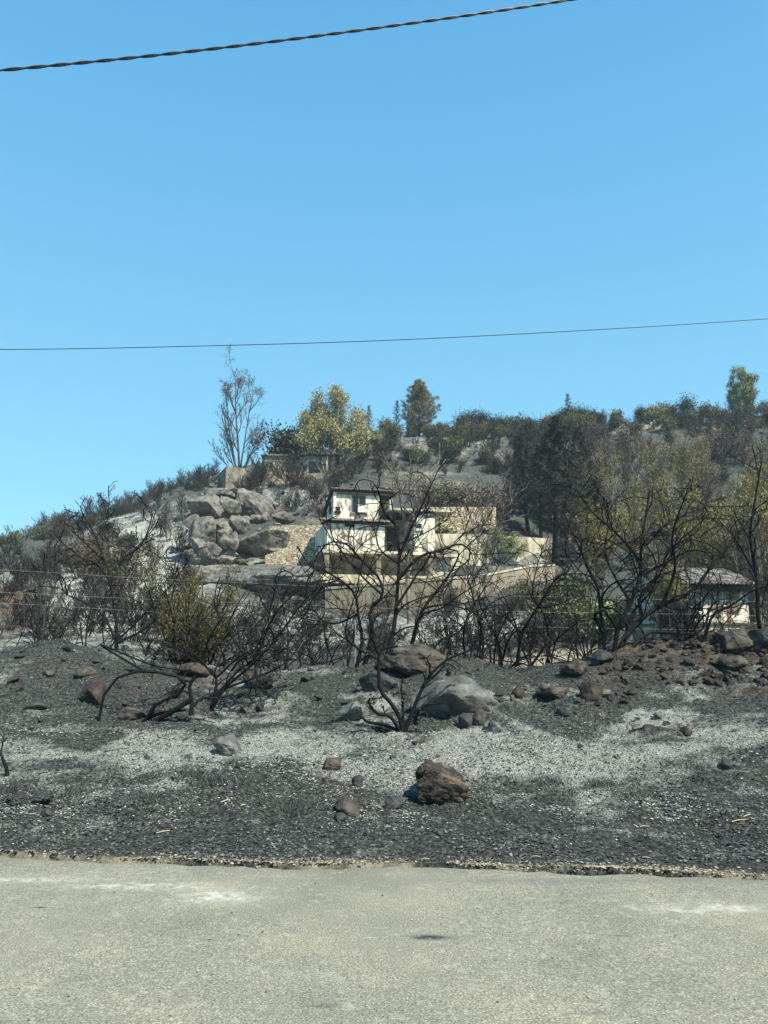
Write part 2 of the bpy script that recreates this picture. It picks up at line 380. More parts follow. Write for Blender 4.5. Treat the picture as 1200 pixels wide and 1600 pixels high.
r1 = ramp(nt, [(.34, (.035, .034, .028)), (.44, (.155, .151, .122)), (.57, (.22, .212, .168)), (.68, (.52, .50, .40))]); nt.links.new(a1.outputs[0], r1.inputs[0])
r2 = ramp(nt, [(.3, (.80, .82, .80)), (.5, (1, 1, 1)), (.7, (1.22, 1.19, 1.12))]); nt.links.new(a2.outputs[0], r2.inputs[0])
c = mixc(nt, 1, r1.outputs[0], r2.outputs[0], 'MULTIPLY')
r3 = ramp(nt, [(.54, (0, 0, 0)), (.68, (1, 1, 1))]); nt.links.new(a3.outputs[0], r3.inputs[0])
c = mixc(nt, math_n('MULTIPLY', r3.outputs[0], .5), c, (.37, .36, .30))
# worn pale scuffs and small dark stains lying on the road
def patch(cx, cy, rx, ry, colr, k, c, hard=1.0):
    sx = nt.nodes.new('ShaderNodeSeparateXYZ'); nt.links.new(tc.outputs['Object'], sx.inputs[0])
    ex = math_n('POWER', math_n('ABSOLUTE', math_n('DIVIDE', math_n('SUBTRACT', sx.outputs[0], cx), rx), 0), 2)
    ey = math_n('POWER', math_n('ABSOLUTE', math_n('DIVIDE', math_n('SUBTRACT', sx.outputs[1], cy), ry), 0), 2)
    g = math_n('POWER', 2.718, math_n('MULTIPLY', math_n('ADD', ex, ey), -1))
    g = math_n('MULTIPLY', math_n('MULTIPLY', g, math_n('MAXIMUM', math_n('MULTIPLY', math_n('SUBTRACT', a3.outputs[0], .36), 6.0), 0)), k)
    q = nt.nodes.new('ShaderNodeClamp'); nt.links.new(g, q.inputs[0])
    return mixc(nt, q.outputs[0], c, colr)
def gxy(px, py):
    b_ = (800-py)/F; t = -(CAMZ-.02)/(SA+b_*CA); return ((px-600)/F*t, t*(CA-b_*SA))
for (px_, py_, rx, ry, cl, k) in [(340, 1402, .22, .10, (.55, .56, .50), .5), (215, 1385, .5, .07, (.45, .43, .36), .6), (60, 1375, .5, .06, (.42, .40, .33), .5), (1120, 1420, .4, .09, (.45, .43, .36), .55),
                                   (672, 1465, .11, .035, (.035, .04, .045), 1.0), (505, 1572, .05, .02, (.05, .05, .05), .8), (925, 1582, .06, .02, (.08, .08, .08), .7), (62, 1418, .035, .012, (.03, .03, .03), 1.1), (965, 1461, .05, .015, (.10, .10, .09), .7),
                                   (900, 1376, 1.2, .06, (.13, .13, .125), .7), (150, 1345, .9, .05, (.17, .165, .14), .5)]:
    X_, Y_ = gxy(px_, py_); c = patch(X_, Y_, rx, ry, cl, k, c)
nt.links.new(c, b.inputs['Base Color']); b.inputs['Roughness'].default_value = .9; b.inputs['Specular IOR Level'].default_value = .25
bumpn(nt, b, a1.outputs[0], .35, .004); M['road'] = m
tag(link('road', build_road(), M['road']), kind='structure')

# ---- scattered ash flakes, char crumbs, pale gravel at the road edge (nobody could count them)
def flakes(name, n, seed, size, y0, y1, dens, mat, lift=.006, flat=.5, xw=1.0, label=None, cat='ash'):
    r = np.random.default_rng(seed)
    Y = y0+(y1-y0)*r.random(n)**1.15
    X = (r.random(n)*2-1)*(2.6+.62*Y)*xw
    if name == 'edge_gravel':
        e = edge(X); Y = e+np.abs(r.normal(0, .07, n))*np.where(r.random(n) < .6, -1, 1)+.02
    Z = H(X, Y)
    if name == 'edge_gravel': Z = np.maximum(Z, np.where(Y < edge(X)-.03, .02, Z))
    px, py = to_px(X, Y, Z); keep = r.random(n) < dens(px, py, X, Y)
    X, Y, Z = X[keep], Y[keep], Z[keep]; n = len(X)
    s = size*(.5+r.random(n)**2*1.6)
    # tapered crumbs: 4 corners + raised apex -> 4 triangles
    th = r.random(n)*6.283; ct, st_ = np.cos(th), np.sin(th); asp = .35+.5*r.random(n)
    base = np.array([(-1, -.2), (.1, -1), (1, .1), (-.1, 1)])
    cx = base[:, 0][None]*s[:, None]*(.7+.6*r.random((n, 4))); cy = base[:, 1][None]*(s*asp)[:, None]*(.7+.6*r.random((n, 4)))
    VX = X[:, None]+cx*ct[:, None]-cy*st_[:, None]; VY = Y[:, None]+cx*st_[:, None]+cy*ct[:, None]
    tz = (r.random((n, 4))-.35)*(s*flat)[:, None]; VZ = Z[:, None]+lift+tz
    ap = np.stack([X+(r.random(n)-.5)*s*.6, Y+(r.random(n)-.5)*s*.6, Z+lift+s*(.25+.5*r.random(n))*flat], -1)
    V = np.concatenate([np.stack([VX, VY, VZ], -1), ap[:, None, :]], 1).reshape(-1, 3)
    k = np.arange(n)[:, None]*5
    Ft = np.concatenate([k+np.array([[0, 1, 4]]), k+np.array([[1, 2, 4]]), k+np.array([[2, 3, 4]]), k+np.array([[3, 0, 4]])], 0)
    o = link(name, mesh_np(name, V, [Ft]), mat); tag(o, label, cat, kind='stuff')
M['flake_w'] = mat_leaf('pale_ash', [(0, (.15, .165, .155)), (.5, (.33, .35, .32)), (.85, (.56, .56, .50)), (1, (.68, .65, .55))], .95)
M['flake_k'] = mat_leaf('charcoal_crumb', [(0, (.014, .018, .018)), (.5, (.052, .06, .058)), (.85, (.115, .125, .118)), (1, (.21, .21, .19))], .8)
M['flake_t'] = mat_leaf('roadside_grit', [(0, (.10, .08, .06)), (.4, (.25, .21, .15)), (.8, (.42, .38, .29)), (1, (.03, .03, .03))], .95)
def litter():
    r = np.random.default_rng(9); rr = random.Random(9); P = []
    Y = 5.9+7.3*r.random(3600)**1.1; X = (r.random(3600)*2-1)*(2.6+.62*Y); Z = H(X, Y); k = r.random(3600) < np.clip((fbm(X*.8, Y*.9, 131, 3)-.34)*4, .15, 1)
    for x, y, z in zip(X[k], Y[k], Z[k]):
        l_ = rr.uniform(.015, .075)*(1.8 if rr.random() < .06 else 1); a = rr.uniform(0, 3.14); t = rr.uniform(-.3, .3) if rr.random() < .8 else rr.uniform(.6, 1.2); d = (math.cos(a)*l_, math.sin(a)*l_, abs(t)*l_*.8); w_ = rr.uniform(.0018, .0045)
        P.append(([(x-d[0], y-d[1], z+.006), (x+rr.uniform(-.3, .3)*l_, y+rr.uniform(-.3, .3)*l_, z+.012+d[2]*.5), (x+d[0], y+d[1], z+.008+d[2])], [w_, w_*.8, w_*.4]))
    tag(link('charred_litter', tube_mesh('charred_litter', P, 4), M['char_twig']), 'broken charred twigs littering the burnt roadside slope', 'twigs', kind='stuff')
def road_bits():
    r = np.random.default_rng(77); n = 900; Y = 2.6+3.2*r.random(n); X = (r.random(n)*2-1)*4.2; k = Y < edge(X)-.03; X, Y = X[k], Y[k]; n = len(X)
    s = .0025+.007*r.random(n)**4; base = np.array([(-1, -.3, 0), (.1, -1, 0), (1, .2, 0), (-.1, 1, 0), (0, 0, .8)])
    th = r.random(n)*6.283; B = base[None]*s[:, None, None]*(.7+.6*r.random((n, 5, 3)))
    VX = X[:, None]+B[..., 0]*np.cos(th)[:, None]-B[..., 1]*np.sin(th)[:, None]; VY = Y[:, None]+B[..., 0]*np.sin(th)[:, None]+B[..., 1]*np.cos(th)[:, None]
    V = np.stack([VX, VY, .026+B[..., 2]], -1).reshape(-1, 3); k = np.arange(n)[:, None]*5
    Ft = np.concatenate([k+np.array([[a, b_, 4]]) for a, b_ in ((0, 1), (1, 2), (2, 3), (3, 0))], 0)
    tag(link('road_grit', mesh_np('road_grit', V, [Ft]), M['flake_t']), 'grit and crumbs strewn over the road', 'gravel', kind='stuff')
road_bits()
def dens_w(px, py, X, Y):
    k = .05+.6*sm(1100, 1170, py)*(1-sm(1250, 1330, py))+.35*np.exp(-((px-640)/170)**2-((py-1190)/70)**2)
    k = k*np.clip((fbm(X*.9, Y*1.2, 101, 4)-.36)*4.2, .05, 1.4)*np.clip((fbm(X*5, Y*6, 103, 3)-.3)*3.2, .15, 1.3)
    k = k*(1-.85*sm(1275, 1305, py)); return k*(1-.75*np.exp(-((px-330)/110)**2-((py-1232)/15)**2))*(1-.6*np.exp(-((px-960)/90)**2-((py-1225)/14)**2))
def dens_k(px, py, X, Y): return .25+.75*np.clip((fbm(X*1.1, Y*1.3, 111, 4)-.35)*3, 0, 1)
flakes('ash_flakes', 340000, 3, .0072, 5.75, 13.5, dens_w, M['flake_w'], label='pale ash flakes strewn over the burnt roadside slope')
flakes('charcoal_crumbs', 260000, 4, .0095, 5.72, 14, dens_k, M['flake_k'], flat=.8, label='black charcoal crumbs covering the burnt roadside slope', cat='charcoal')
flakes('edge_gravel', 16000, 6, .008, 5, 6, lambda px, py, X, Y: .12+.88*np.clip((fbm(X*1.1, Y*2, 121, 3)-.42)*4, 0, 1), M['flake_t'], label='sandy grit along the road edge', cat='gravel')
# ================================================================ PLANT GROWTH
def tubes(polys, k):
    """polys: list of (pts, radii); returns V, quads for all of them in one go"""
    groups = {}
    for p, r in polys: groups.setdefault(len(p), []).append((p, r))
    Vs, Fs, base = [], [], 0
    for n, L in groups.items():
        P = np.array([p for p, r in L], float); R = np.array([r for p, r in L], float)
        T = np.gradient(P, axis=1); T /= np.linalg.norm(T, axis=2, keepdims=True)+1e-9
        mt = P[:, -1]-P[:, 0]; ref = np.where((np.abs(mt[:, 2:3]) > .8*np.linalg.norm(mt, axis=1, keepdims=True)), np.array([[1., .2, 0]]), np.array([[.1, .2, 1.]]))
        U = np.cross(T, ref[:, None, :]); U /= np.linalg.norm(U, axis=2, keepdims=True)+1e-9
        W_ = np.cross(T, U)
        th = np.arange(k)*2*math.pi/k
        ring = P[:, :, None]+R[:, :, None, None]*(U[:, :, None]*np.cos(th)[None, None, :, None]+W_[:, :, None]*np.sin(th)[None, None, :, None])
        m = len(L); Vs.append(ring.reshape(-1, 3))
        id_ = base+np.arange(m*n*k).reshape(m, n, k); nx = np.roll(id_, -1, axis=2)
        Fs.append(np.stack([id_[:, :-1], nx[:, :-1], nx[:, 1:], id_[:, 1:]], -1).reshape(-1, 4)); base += m*n*k
    return np.concatenate(Vs), np.concatenate(Fs)
def tube_mesh(name, polys, k, smooth=True):
    V, Fq = tubes(polys, k); return mesh_np(name, V, [Fq], smooth)
def rvec(r):
    while True:
        v = Vector((r.uniform(-1, 1), r.uniform(-1, 1), r.uniform(-1, 1)))
        if .1 < v.length < 1: return v.normalized()
def grow(r, p, d, L, rad, lvl, P, out):
    """P[lvl] = dict(seg, wob, curl, up, n, len, ang, t0, rr, tip)"""
    q = P[lvl]; seg = q['seg']; st = L/seg
    pts = [tuple(p)]; rs = [rad]; p = Vector(p); d = Vector(d).normalized()
    cv = rvec(r)*q.get('curl', 0); nodes = []
    for i in range(seg):
        d = (d+rvec(r)*q.get('wob', .15)+cv/seg+Vector((0, 0, q.get('up', 0)/seg))).normalized()
        p = p+d*st; t = (i+1)/seg
        rr = rad*(1-(1-q.get('tip', .35))*t)
        pts.append(tuple(p)); rs.append(rr); nodes.append((p.copy(), d.copy(), rr))
    out[lvl].append((pts, rs))
    if lvl+1 < len(P):
        n = q['n']; n = r.randint(n[0], n[1])
        for j in range(n):
            t = q.get('t0', .3)+(1-q.get('t0', .3))*(j+r.random())/n
            k = min(seg-1, int(t*seg)); pp, dd, rr = nodes[k]
            pa = Vector(pts[k]); pp = pa.lerp(pp, r.random())
            side = dd.cross(rvec(r)).normalized(); a = math.radians(r.uniform(*q['ang']))
            nd = dd*math.cos(a)+side*math.sin(a)
            grow(r, pp, nd, L*r.uniform(*q['len'])*(1-.35*t*q.get('sh', 1)), min(rr*.9, rad*q.get('rr', .55)), lvl+1, P, out)
def grow_tree(seed, stems, P):
    r = random.Random(seed); out = [[] for _ in P]
    for (p, d, L, rad) in stems: grow(r, p, d, L, rad, 0, P, out)
    return out
def clean(L): return [(p, q) for p, q in L]
def leafcloud(r, tips, per, spread, size, asp=.45, hang=0.0, shape='leaf'):
    """rhombic leaves round each tip"""
    T = np.repeat(np.asarray(tips, float), per, axis=0); n = len(T)
    c = T+r.normal(0, 1, (n, 3))*np.array(spread)[None]
    d = r.normal(0, 1, (n, 3)); d[:, 2] -= hang; d /= np.linalg.norm(d, axis=1, keepdims=True)
    e = np.cross(d, r.normal(0, 1, (n, 3))); e /= np.linalg.norm(e, axis=1, keepdims=True)
    s = size*(.6+.8*r.random(n))[:, None]
    V = np.stack([c-d*s, c+e*s*asp, c+d*s, c-e*s*asp], 1).reshape(-1, 3)
    return V, np.arange(n*4).reshape(-1, 4)
def leaf_part(name, clouds, mat, root):
    Vs, Fs, b_ = [], [], 0
    for V, Fq in clouds: Vs.append(V); Fs.append(Fq+b_); b_ += len(V)
    return link(name, mesh_np(name, np.concatenate(Vs), [np.concatenate(Fs)]), mat, root)
STORE = Vector((0, 0, 0))
USED = set()
def place(proto, loc, rz=0, sc=1, label=None, cat=None, group=None, tilt=0):
    if proto.name not in USED:
        USED.add(proto.name); proto.location = loc; proto.rotation_euler = (tilt, 0, rz); proto.scale = (sc, sc, sc) if not isinstance(sc, (tuple, list)) else sc
        return tag(proto, label, cat, group)
    o = dup(proto, loc, rz, sc, label, cat, group, tilt); return o
def drop_unused():
    for o in [q for q in bpy.data.objects if q.get('proto')]:
        if o.get('proto') and o.name not in USED:
            kids = list(o.children); [bpy.data.objects.remove(c) for c in kids]; bpy.data.objects.remove(o)
    for o in bpy.data.objects:
        if 'proto' in o.keys(): del o['proto']
def proto(name): 
    o = empty(name); o['proto'] = 1; return o

# -- bare burnt shrubs (about 2 m, several stems fanning out)
def bare_shrub(name, seed, n, h, spread, mats=('char', 'char_twig'), rad=.03, curl=.5, dens=1.0, up=.5, fine=.006):
    r = random.Random(seed); stems = []
    for i in range(n):
        a = r.random()*6.283; s = r.random()**.7*spread
        stems.append(((math.cos(a)*.12, math.sin(a)*.12, -.15), (math.cos(a)*s, math.sin(a)*s, 1), h*r.uniform(.6, 1.0), rad*r.uniform(.6, 1.1)))
    P = [dict(seg=7, wob=.16, curl=curl, up=up, n=(int(5*dens), int(8*dens)), ang=(20, 55), len=(.35, .6), t0=.2, rr=.5, tip=.3),
         dict(seg=5, wob=.2, curl=curl, up=.35, n=(int(3*dens), int(6*dens)), ang=(20, 60), len=(.3, .6), t0=.2, rr=.5, tip=.4),
         dict(seg=4, wob=.2, curl=.4, up=.2, tip=.5)]
    o = grow_tree(seed, stems, P); root = proto(name)
    for l in (1, 2): o[l] = [(p, [max(x, fine*(1.5 if l == 1 else 1)) for x in q]) for p, q in o[l]]
    link('stem', tube_mesh('stem', o[0], 5), M[mats[0]], root)
    link('twigs', mesh_np('twigs', *(lambda a: (a[0], [a[1]]))(tubes(o[1]+o[2], 3)), True), M[mats[1]], root)
    return root
def stems_tips(o, lv, rn):
    return [p[i] for p, q in o[lv] for i in rn if i < len(p)]
BS = [bare_shrub('burnt_shrub', 11+i, n, h, s, fine=.011) for i, (n, h, s) in enumerate([(7, 2.1, .6), (5, 2.4, .45), (9, 1.7, .85), (6, 2.6, .7)])]
BG = [bare_shrub('scorched_shrub', 31+i, n, h, s, ('bark_grey', 'ash_twig'), .022, .35, 1.2, fine=.010) for i, (n, h, s) in enumerate([(8, 1.9, .5), (11, 1.5, .8), (7, 2.4, .4)])]
BB = [bare_shrub('brown_shrub', 51+i, n, h, s, ('bark_grey', 'brown_twig'), .022, .35, 1.5, fine=.012) for i, (n, h, s) in enumerate([(12, 1.9, .7), (10, 2.4, .5)])]
AS = []
for i, (n, h, s) in enumerate([(5, 2.3, .8), (6, 1.9, 1.1), (4, 2.7, .6)]):
    r = random.Random(400+i); stems = []
    for k in range(n):
        a = r.random()*6.283; q = r.uniform(.3, 1)*s; stems.append(((math.cos(a)*.1, math.sin(a)*.1, -.2), (math.cos(a)*q, math.sin(a)*q, 1), h*r.uniform(.7, 1.15), r.uniform(.022, .038)))
    P = [dict(seg=12, wob=.16, curl=1.3, up=.5, n=(4, 6), ang=(25, 60), len=(.35, .6), t0=.2, rr=.5, tip=.25), dict(seg=9, wob=.2, curl=1.9, up=.1, n=(3, 4), ang=(25, 65), len=(.35, .6), t0=.15, rr=.5, tip=.35), dict(seg=6, wob=.25, curl=1.6, n=(1, 2), ang=(25, 60), len=(.4, .6), t0=.2, rr=.5, tip=.45), dict(seg=4, wob=.25, curl=1, tip=.5)]
    o = grow_tree(410+i, stems, P); root = proto('arching_shrub'); AS.append(root)
    link('stem', tube_mesh('stem', o[0], 6), M['char'], root)
    link('branches', tube_mesh('branches', [(p, [max(x, .006) for x in q]) for p, q in o[1]], 4), M['char'], root)
    link('twigs', mesh_np('twigs', *(lambda a: (a[0], [a[1]]))(tubes([(p, [max(x, .0042) for x in q]) for p, q in o[2]+o[3]], 3)), True), M['char_twig'], root)
litter()
# -- leafy round bushes
def leafy_bush(name, seed, h, wd, leaf, per, size, stem='bark_grey', trunk=.0, asp=.5, spread=.2):
    r = random.Random(seed); stems = []
    for i in range(9):
        a = r.random()*6.283; s = r.random()**.6*wd
        stems.append(((math.cos(a)*.08, math.sin(a)*.08, -.1), (math.cos(a)*s, math.sin(a)*s, 1), h*r.uniform(.65, .95), .035))
    P = [dict(seg=6, wob=.12, curl=.3, up=.3, n=(6, 8), ang=(25, 65), len=(.35, .55), t0=.25, rr=.5),
         dict(seg=4, wob=.2, curl=.3, up=.3, tip=.4)]
    o = grow_tree(seed, stems, P); root = proto(name); nr = np.random.default_rng(seed)
    link('trunk', mesh_np('trunk', *(lambda a: (a[0], [a[1]]))(tubes(o[0]+o[1], 4)), True), M[stem], root)
    tips = stems_tips(o, 1, (2, 4))+stems_tips(o, 0, (5, 6))
    keep = nr.random(len(tips)) < .85; tips = [t for t, k_ in zip(tips, keep) if k_]
    leaf_part('crown', [leafcloud(nr, tips, per, (spread, spread, spread*.8), size, asp, .2)], M[leaf], root)
    return root
GB = [leafy_bush('green_bush', 71, 2.2, 1.0, 'leaf_hedge', 34, .085), leafy_bush('green_bush', 72, 2.6, .8, 'leaf_hedge', 30, .09), leafy_bush('green_bush', 73, 2.0, 1.2, 'leaf_olive', 34, .085)]
RB = [leafy_bush('russet_bush', 75, 2.2, .8, 'leaf_russet', 14, .075, spread=.25), leafy_bush('russet_bush', 76, 2.8, .6, 'leaf_russet', 12, .075, spread=.28)]
DB = [leafy_bush('dark_bush', 78, 2.2, .9, 'leaf_dark', 24, .08, 'char', spread=.24), leafy_bush('dark_bush', 79, 3.0, .5, 'leaf_dark', 20, .08, 'char', spread=.26)]
# -- tall feathery trees with half-burnt hanging foliage
def feather_tree(name, seed, h, wd, leaf, per, bark='bark_pale', size=.10, twig='ash_twig', nst=4, sp=.42):
    r = random.Random(seed); stems = []
    for i in range(nst):
        a = r.random()*6.283; s = r.uniform(.05, wd)
        stems.append(((math.cos(a)*.15, math.sin(a)*.15, -.2), (math.cos(a)*s, math.sin(a)*s, 1), h*r.uniform(.75, 1), .085*r.uniform(.7, 1.1)))
    P = [dict(seg=10, wob=.07, curl=.2, up=.5, n=(11, 15), ang=(15, 42), len=(.22, .42), t0=.22, rr=.4, tip=.2),
         dict(seg=6, wob=.12, curl=.25, up=.5, n=(6, 9), ang=(15, 45), len=(.3, .5), t0=.2, rr=.4, tip=.3),
         dict(seg=4, wob=.15, curl=.3, up=.1, tip=.5)]
    o = grow_tree(seed, stems, P); root = proto(name); nr = np.random.default_rng(seed)
    link('trunk', tube_mesh('trunk', o[0], 6), M[bark], root)
    o[1] = [(p, [max(x, .014) for x in q]) for p, q in o[1]]; o[2] = [(p, [max(x, .009) for x in q]) for p, q in o[2]]
    link('twigs', mesh_np('twigs', *(lambda a: (a[0], [a[1]]))(tubes(o[1]+o[2], 3)), True), M[twig], root)
    if per:
        tips = [t for t in stems_tips(o, 2, (2, 4)) if nr.random() < .75]
        leaf_part('crown', [leafcloud(nr, tips, per, (.16, .16, .26), size, .22, 1.3)], M[leaf], root)
    return root
FT = [feather_tree('feathery_tree', 81, 8.5, .35, 'leaf_feather', 7, 'bark_grey', .10), feather_tree('feathery_tree', 82, 9.5, .25, 'leaf_feather', 5, 'bark_grey', .10, 'brown_twig'),
      feather_tree('feathery_tree', 83, 7.5, .45, 'leaf_russet', 5, 'bark_grey', .09, 'brown_twig')]
FTG = feather_tree('feathery_tree', 84, 7.0, .4, 'leaf_feather', 12, 'bark_grey', .11)
BT = [feather_tree('bare_tree', 86, 9.0, .3, None, 0, 'bark_pale'), feather_tree('bare_tree', 87, 8.0, .4, None, 0, 'bark_grey', twig='brown_twig')]
# -- conifers
def conifer(name, seed, h, w0, leaf, per, dens, bark='char', size=.16, twig='blue_twig', low=.12, up=.35, sh=1.0):
    r = random.Random(seed); root = proto(name); nr = np.random.default_rng(seed)
    trunk = [[(0, 0, -.3)], [h*.022]]; x = y = 0
    for i in range(1, 13):
        x += r.uniform(-.02, .02)*h*.3; y += r.uniform(-.02, .02)*h*.3; trunk[0].append((x, y, h*i/12)); trunk[1].append(h*.022*(1-i/12.5))
    out = [[], [], []]
    P = [dict(seg=6, wob=.08, curl=.12, up=up, n=(8, 11), ang=(28, 60), len=(.25, .45), t0=.15, rr=.5, tip=.2),
         dict(seg=4, wob=.14, curl=.15, up=.3, n=(3, 5), ang=(25, 60), len=(.3, .5), t0=.2, rr=.5, tip=.4),
         dict(seg=3, wob=.15, curl=.2, up=.2, tip=.6)]
    for i in range(dens):
        t = low+(1-low)*(i+r.random())/dens; k = min(11, int(t*12)); f = t*12-k
        p = Vector(trunk[0][k]).lerp(Vector(trunk[0][min(12, k+1)]), f)
        prof = (1-t)**.75*min(1, (t-low)*5+.45)*sh+.06; a = i*2.4+r.uniform(-.4, .4)
        grow(r, p, (math.cos(a), math.sin(a), .25+.5*t), h*w0*prof*r.uniform(.6, 1.15), h*.0065*(1.1-t), 0, P, out)
    link('trunk', tube_mesh('trunk', [tuple(trunk)]+out[0], 6), M[bark], root)
    tw = [(p, [max(x, .010) for x in q]) for p, q in out[1]+out[2]]
    link('twigs', mesh_np('twigs', *(lambda a: (a[0], [a[1]]))(tubes(tw, 3)), True), M[twig], root)
    if per:
        tips = [t for t in stems_tips(out, 2, (1, 3))+stems_tips(out, 1, (4,)) if nr.random() < .8]
        leaf_part('crown', [leafcloud(nr, tips, per, (.13, .13, .10), size, .14, -.2)], M[leaf], root)
    return root
CD = [conifer('burnt_pine', 91, 11.5, .34, 'leaf_dark', 4, 46, size=.17, low=.22), conifer('burnt_pine', 92, 10.5, .30, 'leaf_dark', 4, 40, size=.17, low=.3)]
CDEAD = conifer('dead_pine', 93, 7.0, .22, 'leaf_dark', 1, 40, low=.12, size=.10)
CG = conifer('pine_tree', 94, 9.0, .46, 'leaf_pine', 15, 54, size=.14, low=.07, up=.7, sh=1.1)
# -- eucalyptus with clumps
def euc(name, seed, h, stems, leaf, per, clump, bark='bark_pale', twig='ash_twig', size=.15, tn=1.0, keep=.8, sub=.011, top=None, wobs=.07, more=0):
    root = proto(name); nr = np.random.default_rng(seed)
    P = [dict(seg=12, wob=wobs, curl=.15, up=.35, n=(6+4*more, 8+4*more), ang=(20, 45), len=(.22, .42), t0=.25, rr=.42, tip=.2),
         dict(seg=7, wob=.12, curl=.25, up=.6, n=(5+more, 7+more), ang=(20, 48), len=(.3, .55), t0=.25, rr=.45, tip=.25),
         dict(seg=5, wob=.15, curl=.3, up=.3, n=(4, 6), ang=(20, 50), len=(.35, .6), t0=.3, rr=.5, tip=.4),
         dict(seg=3, wob=.2, curl=.3, up=0, tip=.6)]
    o = grow_tree(seed, stems, P)
    link('trunk', mesh_np('trunk', *(lambda a: (a[0], [a[1]]))(tubes(o[0]+o[1], 6)), True), M[bark], root)
    o[2] = [(p, [max(x, .018*tn) for x in q]) for p, q in o[2]]; o[3] = [(p, [max(x, sub*tn) for x in q]) for p, q in o[3]]
    link('twigs', mesh_np('twigs', *(lambda a: (a[0], [a[1]]))(tubes(o[2]+o[3], 3)), True), M[twig], root)
    if per:
        tips = np.array(stems_tips(o, 3, (1, 3)))
        if name == 'eucalyptus_tree': tips = tips[tips[:, 2] > (h*.36 if h > 9 else h*.22)]
        if top: tips = tips[(tips[:, 2] > top) | ((tips[:, 0] > 1.5) & (tips[:, 2] > 4) & (tips[:, 2] < 7.5))]
        cl = fbm(tips[:, 0]*.7+seed, tips[:, 2]*.7+tips[:, 1]*.5, seed, 3); tips = tips[cl > np.quantile(cl, 1-keep)]
        if len(tips): leaf_part('crown', [leafcloud(nr, tips, per, (clump, clump, clump), size, .32, .9)], M[leaf], root)
    return root
EB = euc('tall_eucalyptus', 101, 14, [((0, 0, -.3), (-.22, 0, 1), 12.6, .17), ((.1, 0, -.3), (-.02, 0, 1), 14.3, .20), ((.1, .2, 0), (.07, .1, 1), 13.6, .15), ((0, 0, 0), (-.55, .2, 1), 7.5, .10), ((0, .2, 0), (.5, -.2, 1), 7.5, .10), ((0, .2, 0), (-.9, -.3, .8), 5.5, .08), ((0, .2, 0), (.8, -.3, .8), 5.0, .08), ((0, .2, 0), (-.35, -.3, 1), 9.5, .11)], 'leaf_burnt', 2, .2, 'bark_grey', 'ash_twig', .11, .9, top=10.8, wobs=.05, more=1)
EG = euc('eucalyptus_tree', 103, 11, [((0, 0, -.3), (-.25, 0, 1), 9.5, .2), ((.3, 0, -.3), (.18, 0, 1), 11, .26), ((.2, 0, 0), (.55, .2, 1), 8.6, .16), ((0, 0, 0), (-.5, .1, 1), 8.2, .16), ((.3, 0, 0), (.75, -.2, 1), 6.4, .14), ((.1, 0, 0), (-.05, .3, 1), 9.6, .16), ((0, 0, 0), (-.8, -.2, 1), 6.0, .12)], 'leaf_euc', 9, .42, size=.15, keep=.93, more=1)
ER = euc('eucalyptus_tree', 105, 8, [((0, 0, -.3), (0, 0, 1), 8.4, .18), ((0, 0, 0), (.2, 0, 1), 6.6, .13), ((0, 0, 0), (-.2, .1, 1), 6.4, .13), ((0, 0, 0), (.4, .1, 1), 4.6, .1), ((0, 0, 0), (-.42, .1, 1), 4.4, .1)], 'leaf_olive', 9, .26, size=.14, keep=.72, tn=.9, more=1)
# ================================================================ ROCKS
def rock_mesh(name, seed, sx, sy, sz, sub=4, rough=.35, cuts=7, fine=.06):
    bm = bmesh.new(); bmesh.ops.create_icosphere(bm, subdivisions=sub, radius=1)
    r = random.Random(seed); off = Vector((r.random()*50, r.random()*50, r.random()*50))
    pl = []
    for i in range(cuts):
        n = rvec(r); pl.append((n, r.uniform(.5, .82)))
    for v in bm.verts:
        p = v.co.normalized()
        d = 1+rough*mnoise.fractal(p*1.1+off, 1, 2, 3)
        q = p*d
        for n, k in pl:
            e = q.dot(n)-k
            if e > 0: q = q-n*e*.92
        q = q*(1+fine*mnoise.fractal(q*5+off, .8, 2.1, 5)+fine*.6*mnoise.fractal(q*14+off, .9, 2, 3))
        v.co = Vector((q.x*sx, q.y*sy, q.z*sz))
    me = bpy.data.meshes.new(name); bm.to_mesh(me); bm.free()
    me.polygons.foreach_set('use_smooth', np.ones(len(me.polygons), dtype=bool))
    try: me.set_sharp_from_angle(angle=math.radians(32))
    except Exception: pass
    return me
def hull_mesh(name, seed, sx, sy, sz, npt=14, sub=3, fine=.05, bev=.09):
    r = random.Random(seed); bm = bmesh.new(); off = Vector((r.random()*50, r.random()*50, r.random()*50))
    for i in range(npt):
        p = rvec(r)*r.uniform(.86, 1.08); bm.verts.new(p)
    bmesh.ops.convex_hull(bm, input=list(bm.verts)); bmesh.ops.delete(bm, geom=[v for v in bm.verts if not v.link_faces], context='VERTS')
    bmesh.ops.bevel(bm, geom=list(bm.edges), offset=bev, segments=2, affect='EDGES', profile=.6)
    bmesh.ops.triangulate(bm, faces=list(bm.faces))
    for k in range(sub):
        L = [e for e in bm.edges if e.calc_length() > .13]
        if not L: break
        bmesh.ops.subdivide_edges(bm, edges=L, cuts=1); bmesh.ops.triangulate(bm, faces=list(bm.faces))
    for v in bm.verts:
        p = v.co; n_ = p.normalized(); st = math.sin((p.z+.3*p.x+.2*mnoise.noise(p*1.5+off))*9+seed)
        v.co = p+n_*(fine*(1.2*mnoise.fractal(p*2.2+off, .9, 2.1, 6)+.5*mnoise.fractal(p*9+off, .9, 2, 3))-fine*.35*max(0, st)**6)
        v.co = Vector((v.co.x*sx, v.co.y*sy, v.co.z*sz))
    me = bpy.data.meshes.new(name); bm.to_mesh(me); bm.free(); me.polygons.foreach_set('use_smooth', np.ones(len(me.polygons), dtype=bool))
    try: me.set_sharp_from_angle(angle=math.radians(28))
    except Exception: pass
    return me
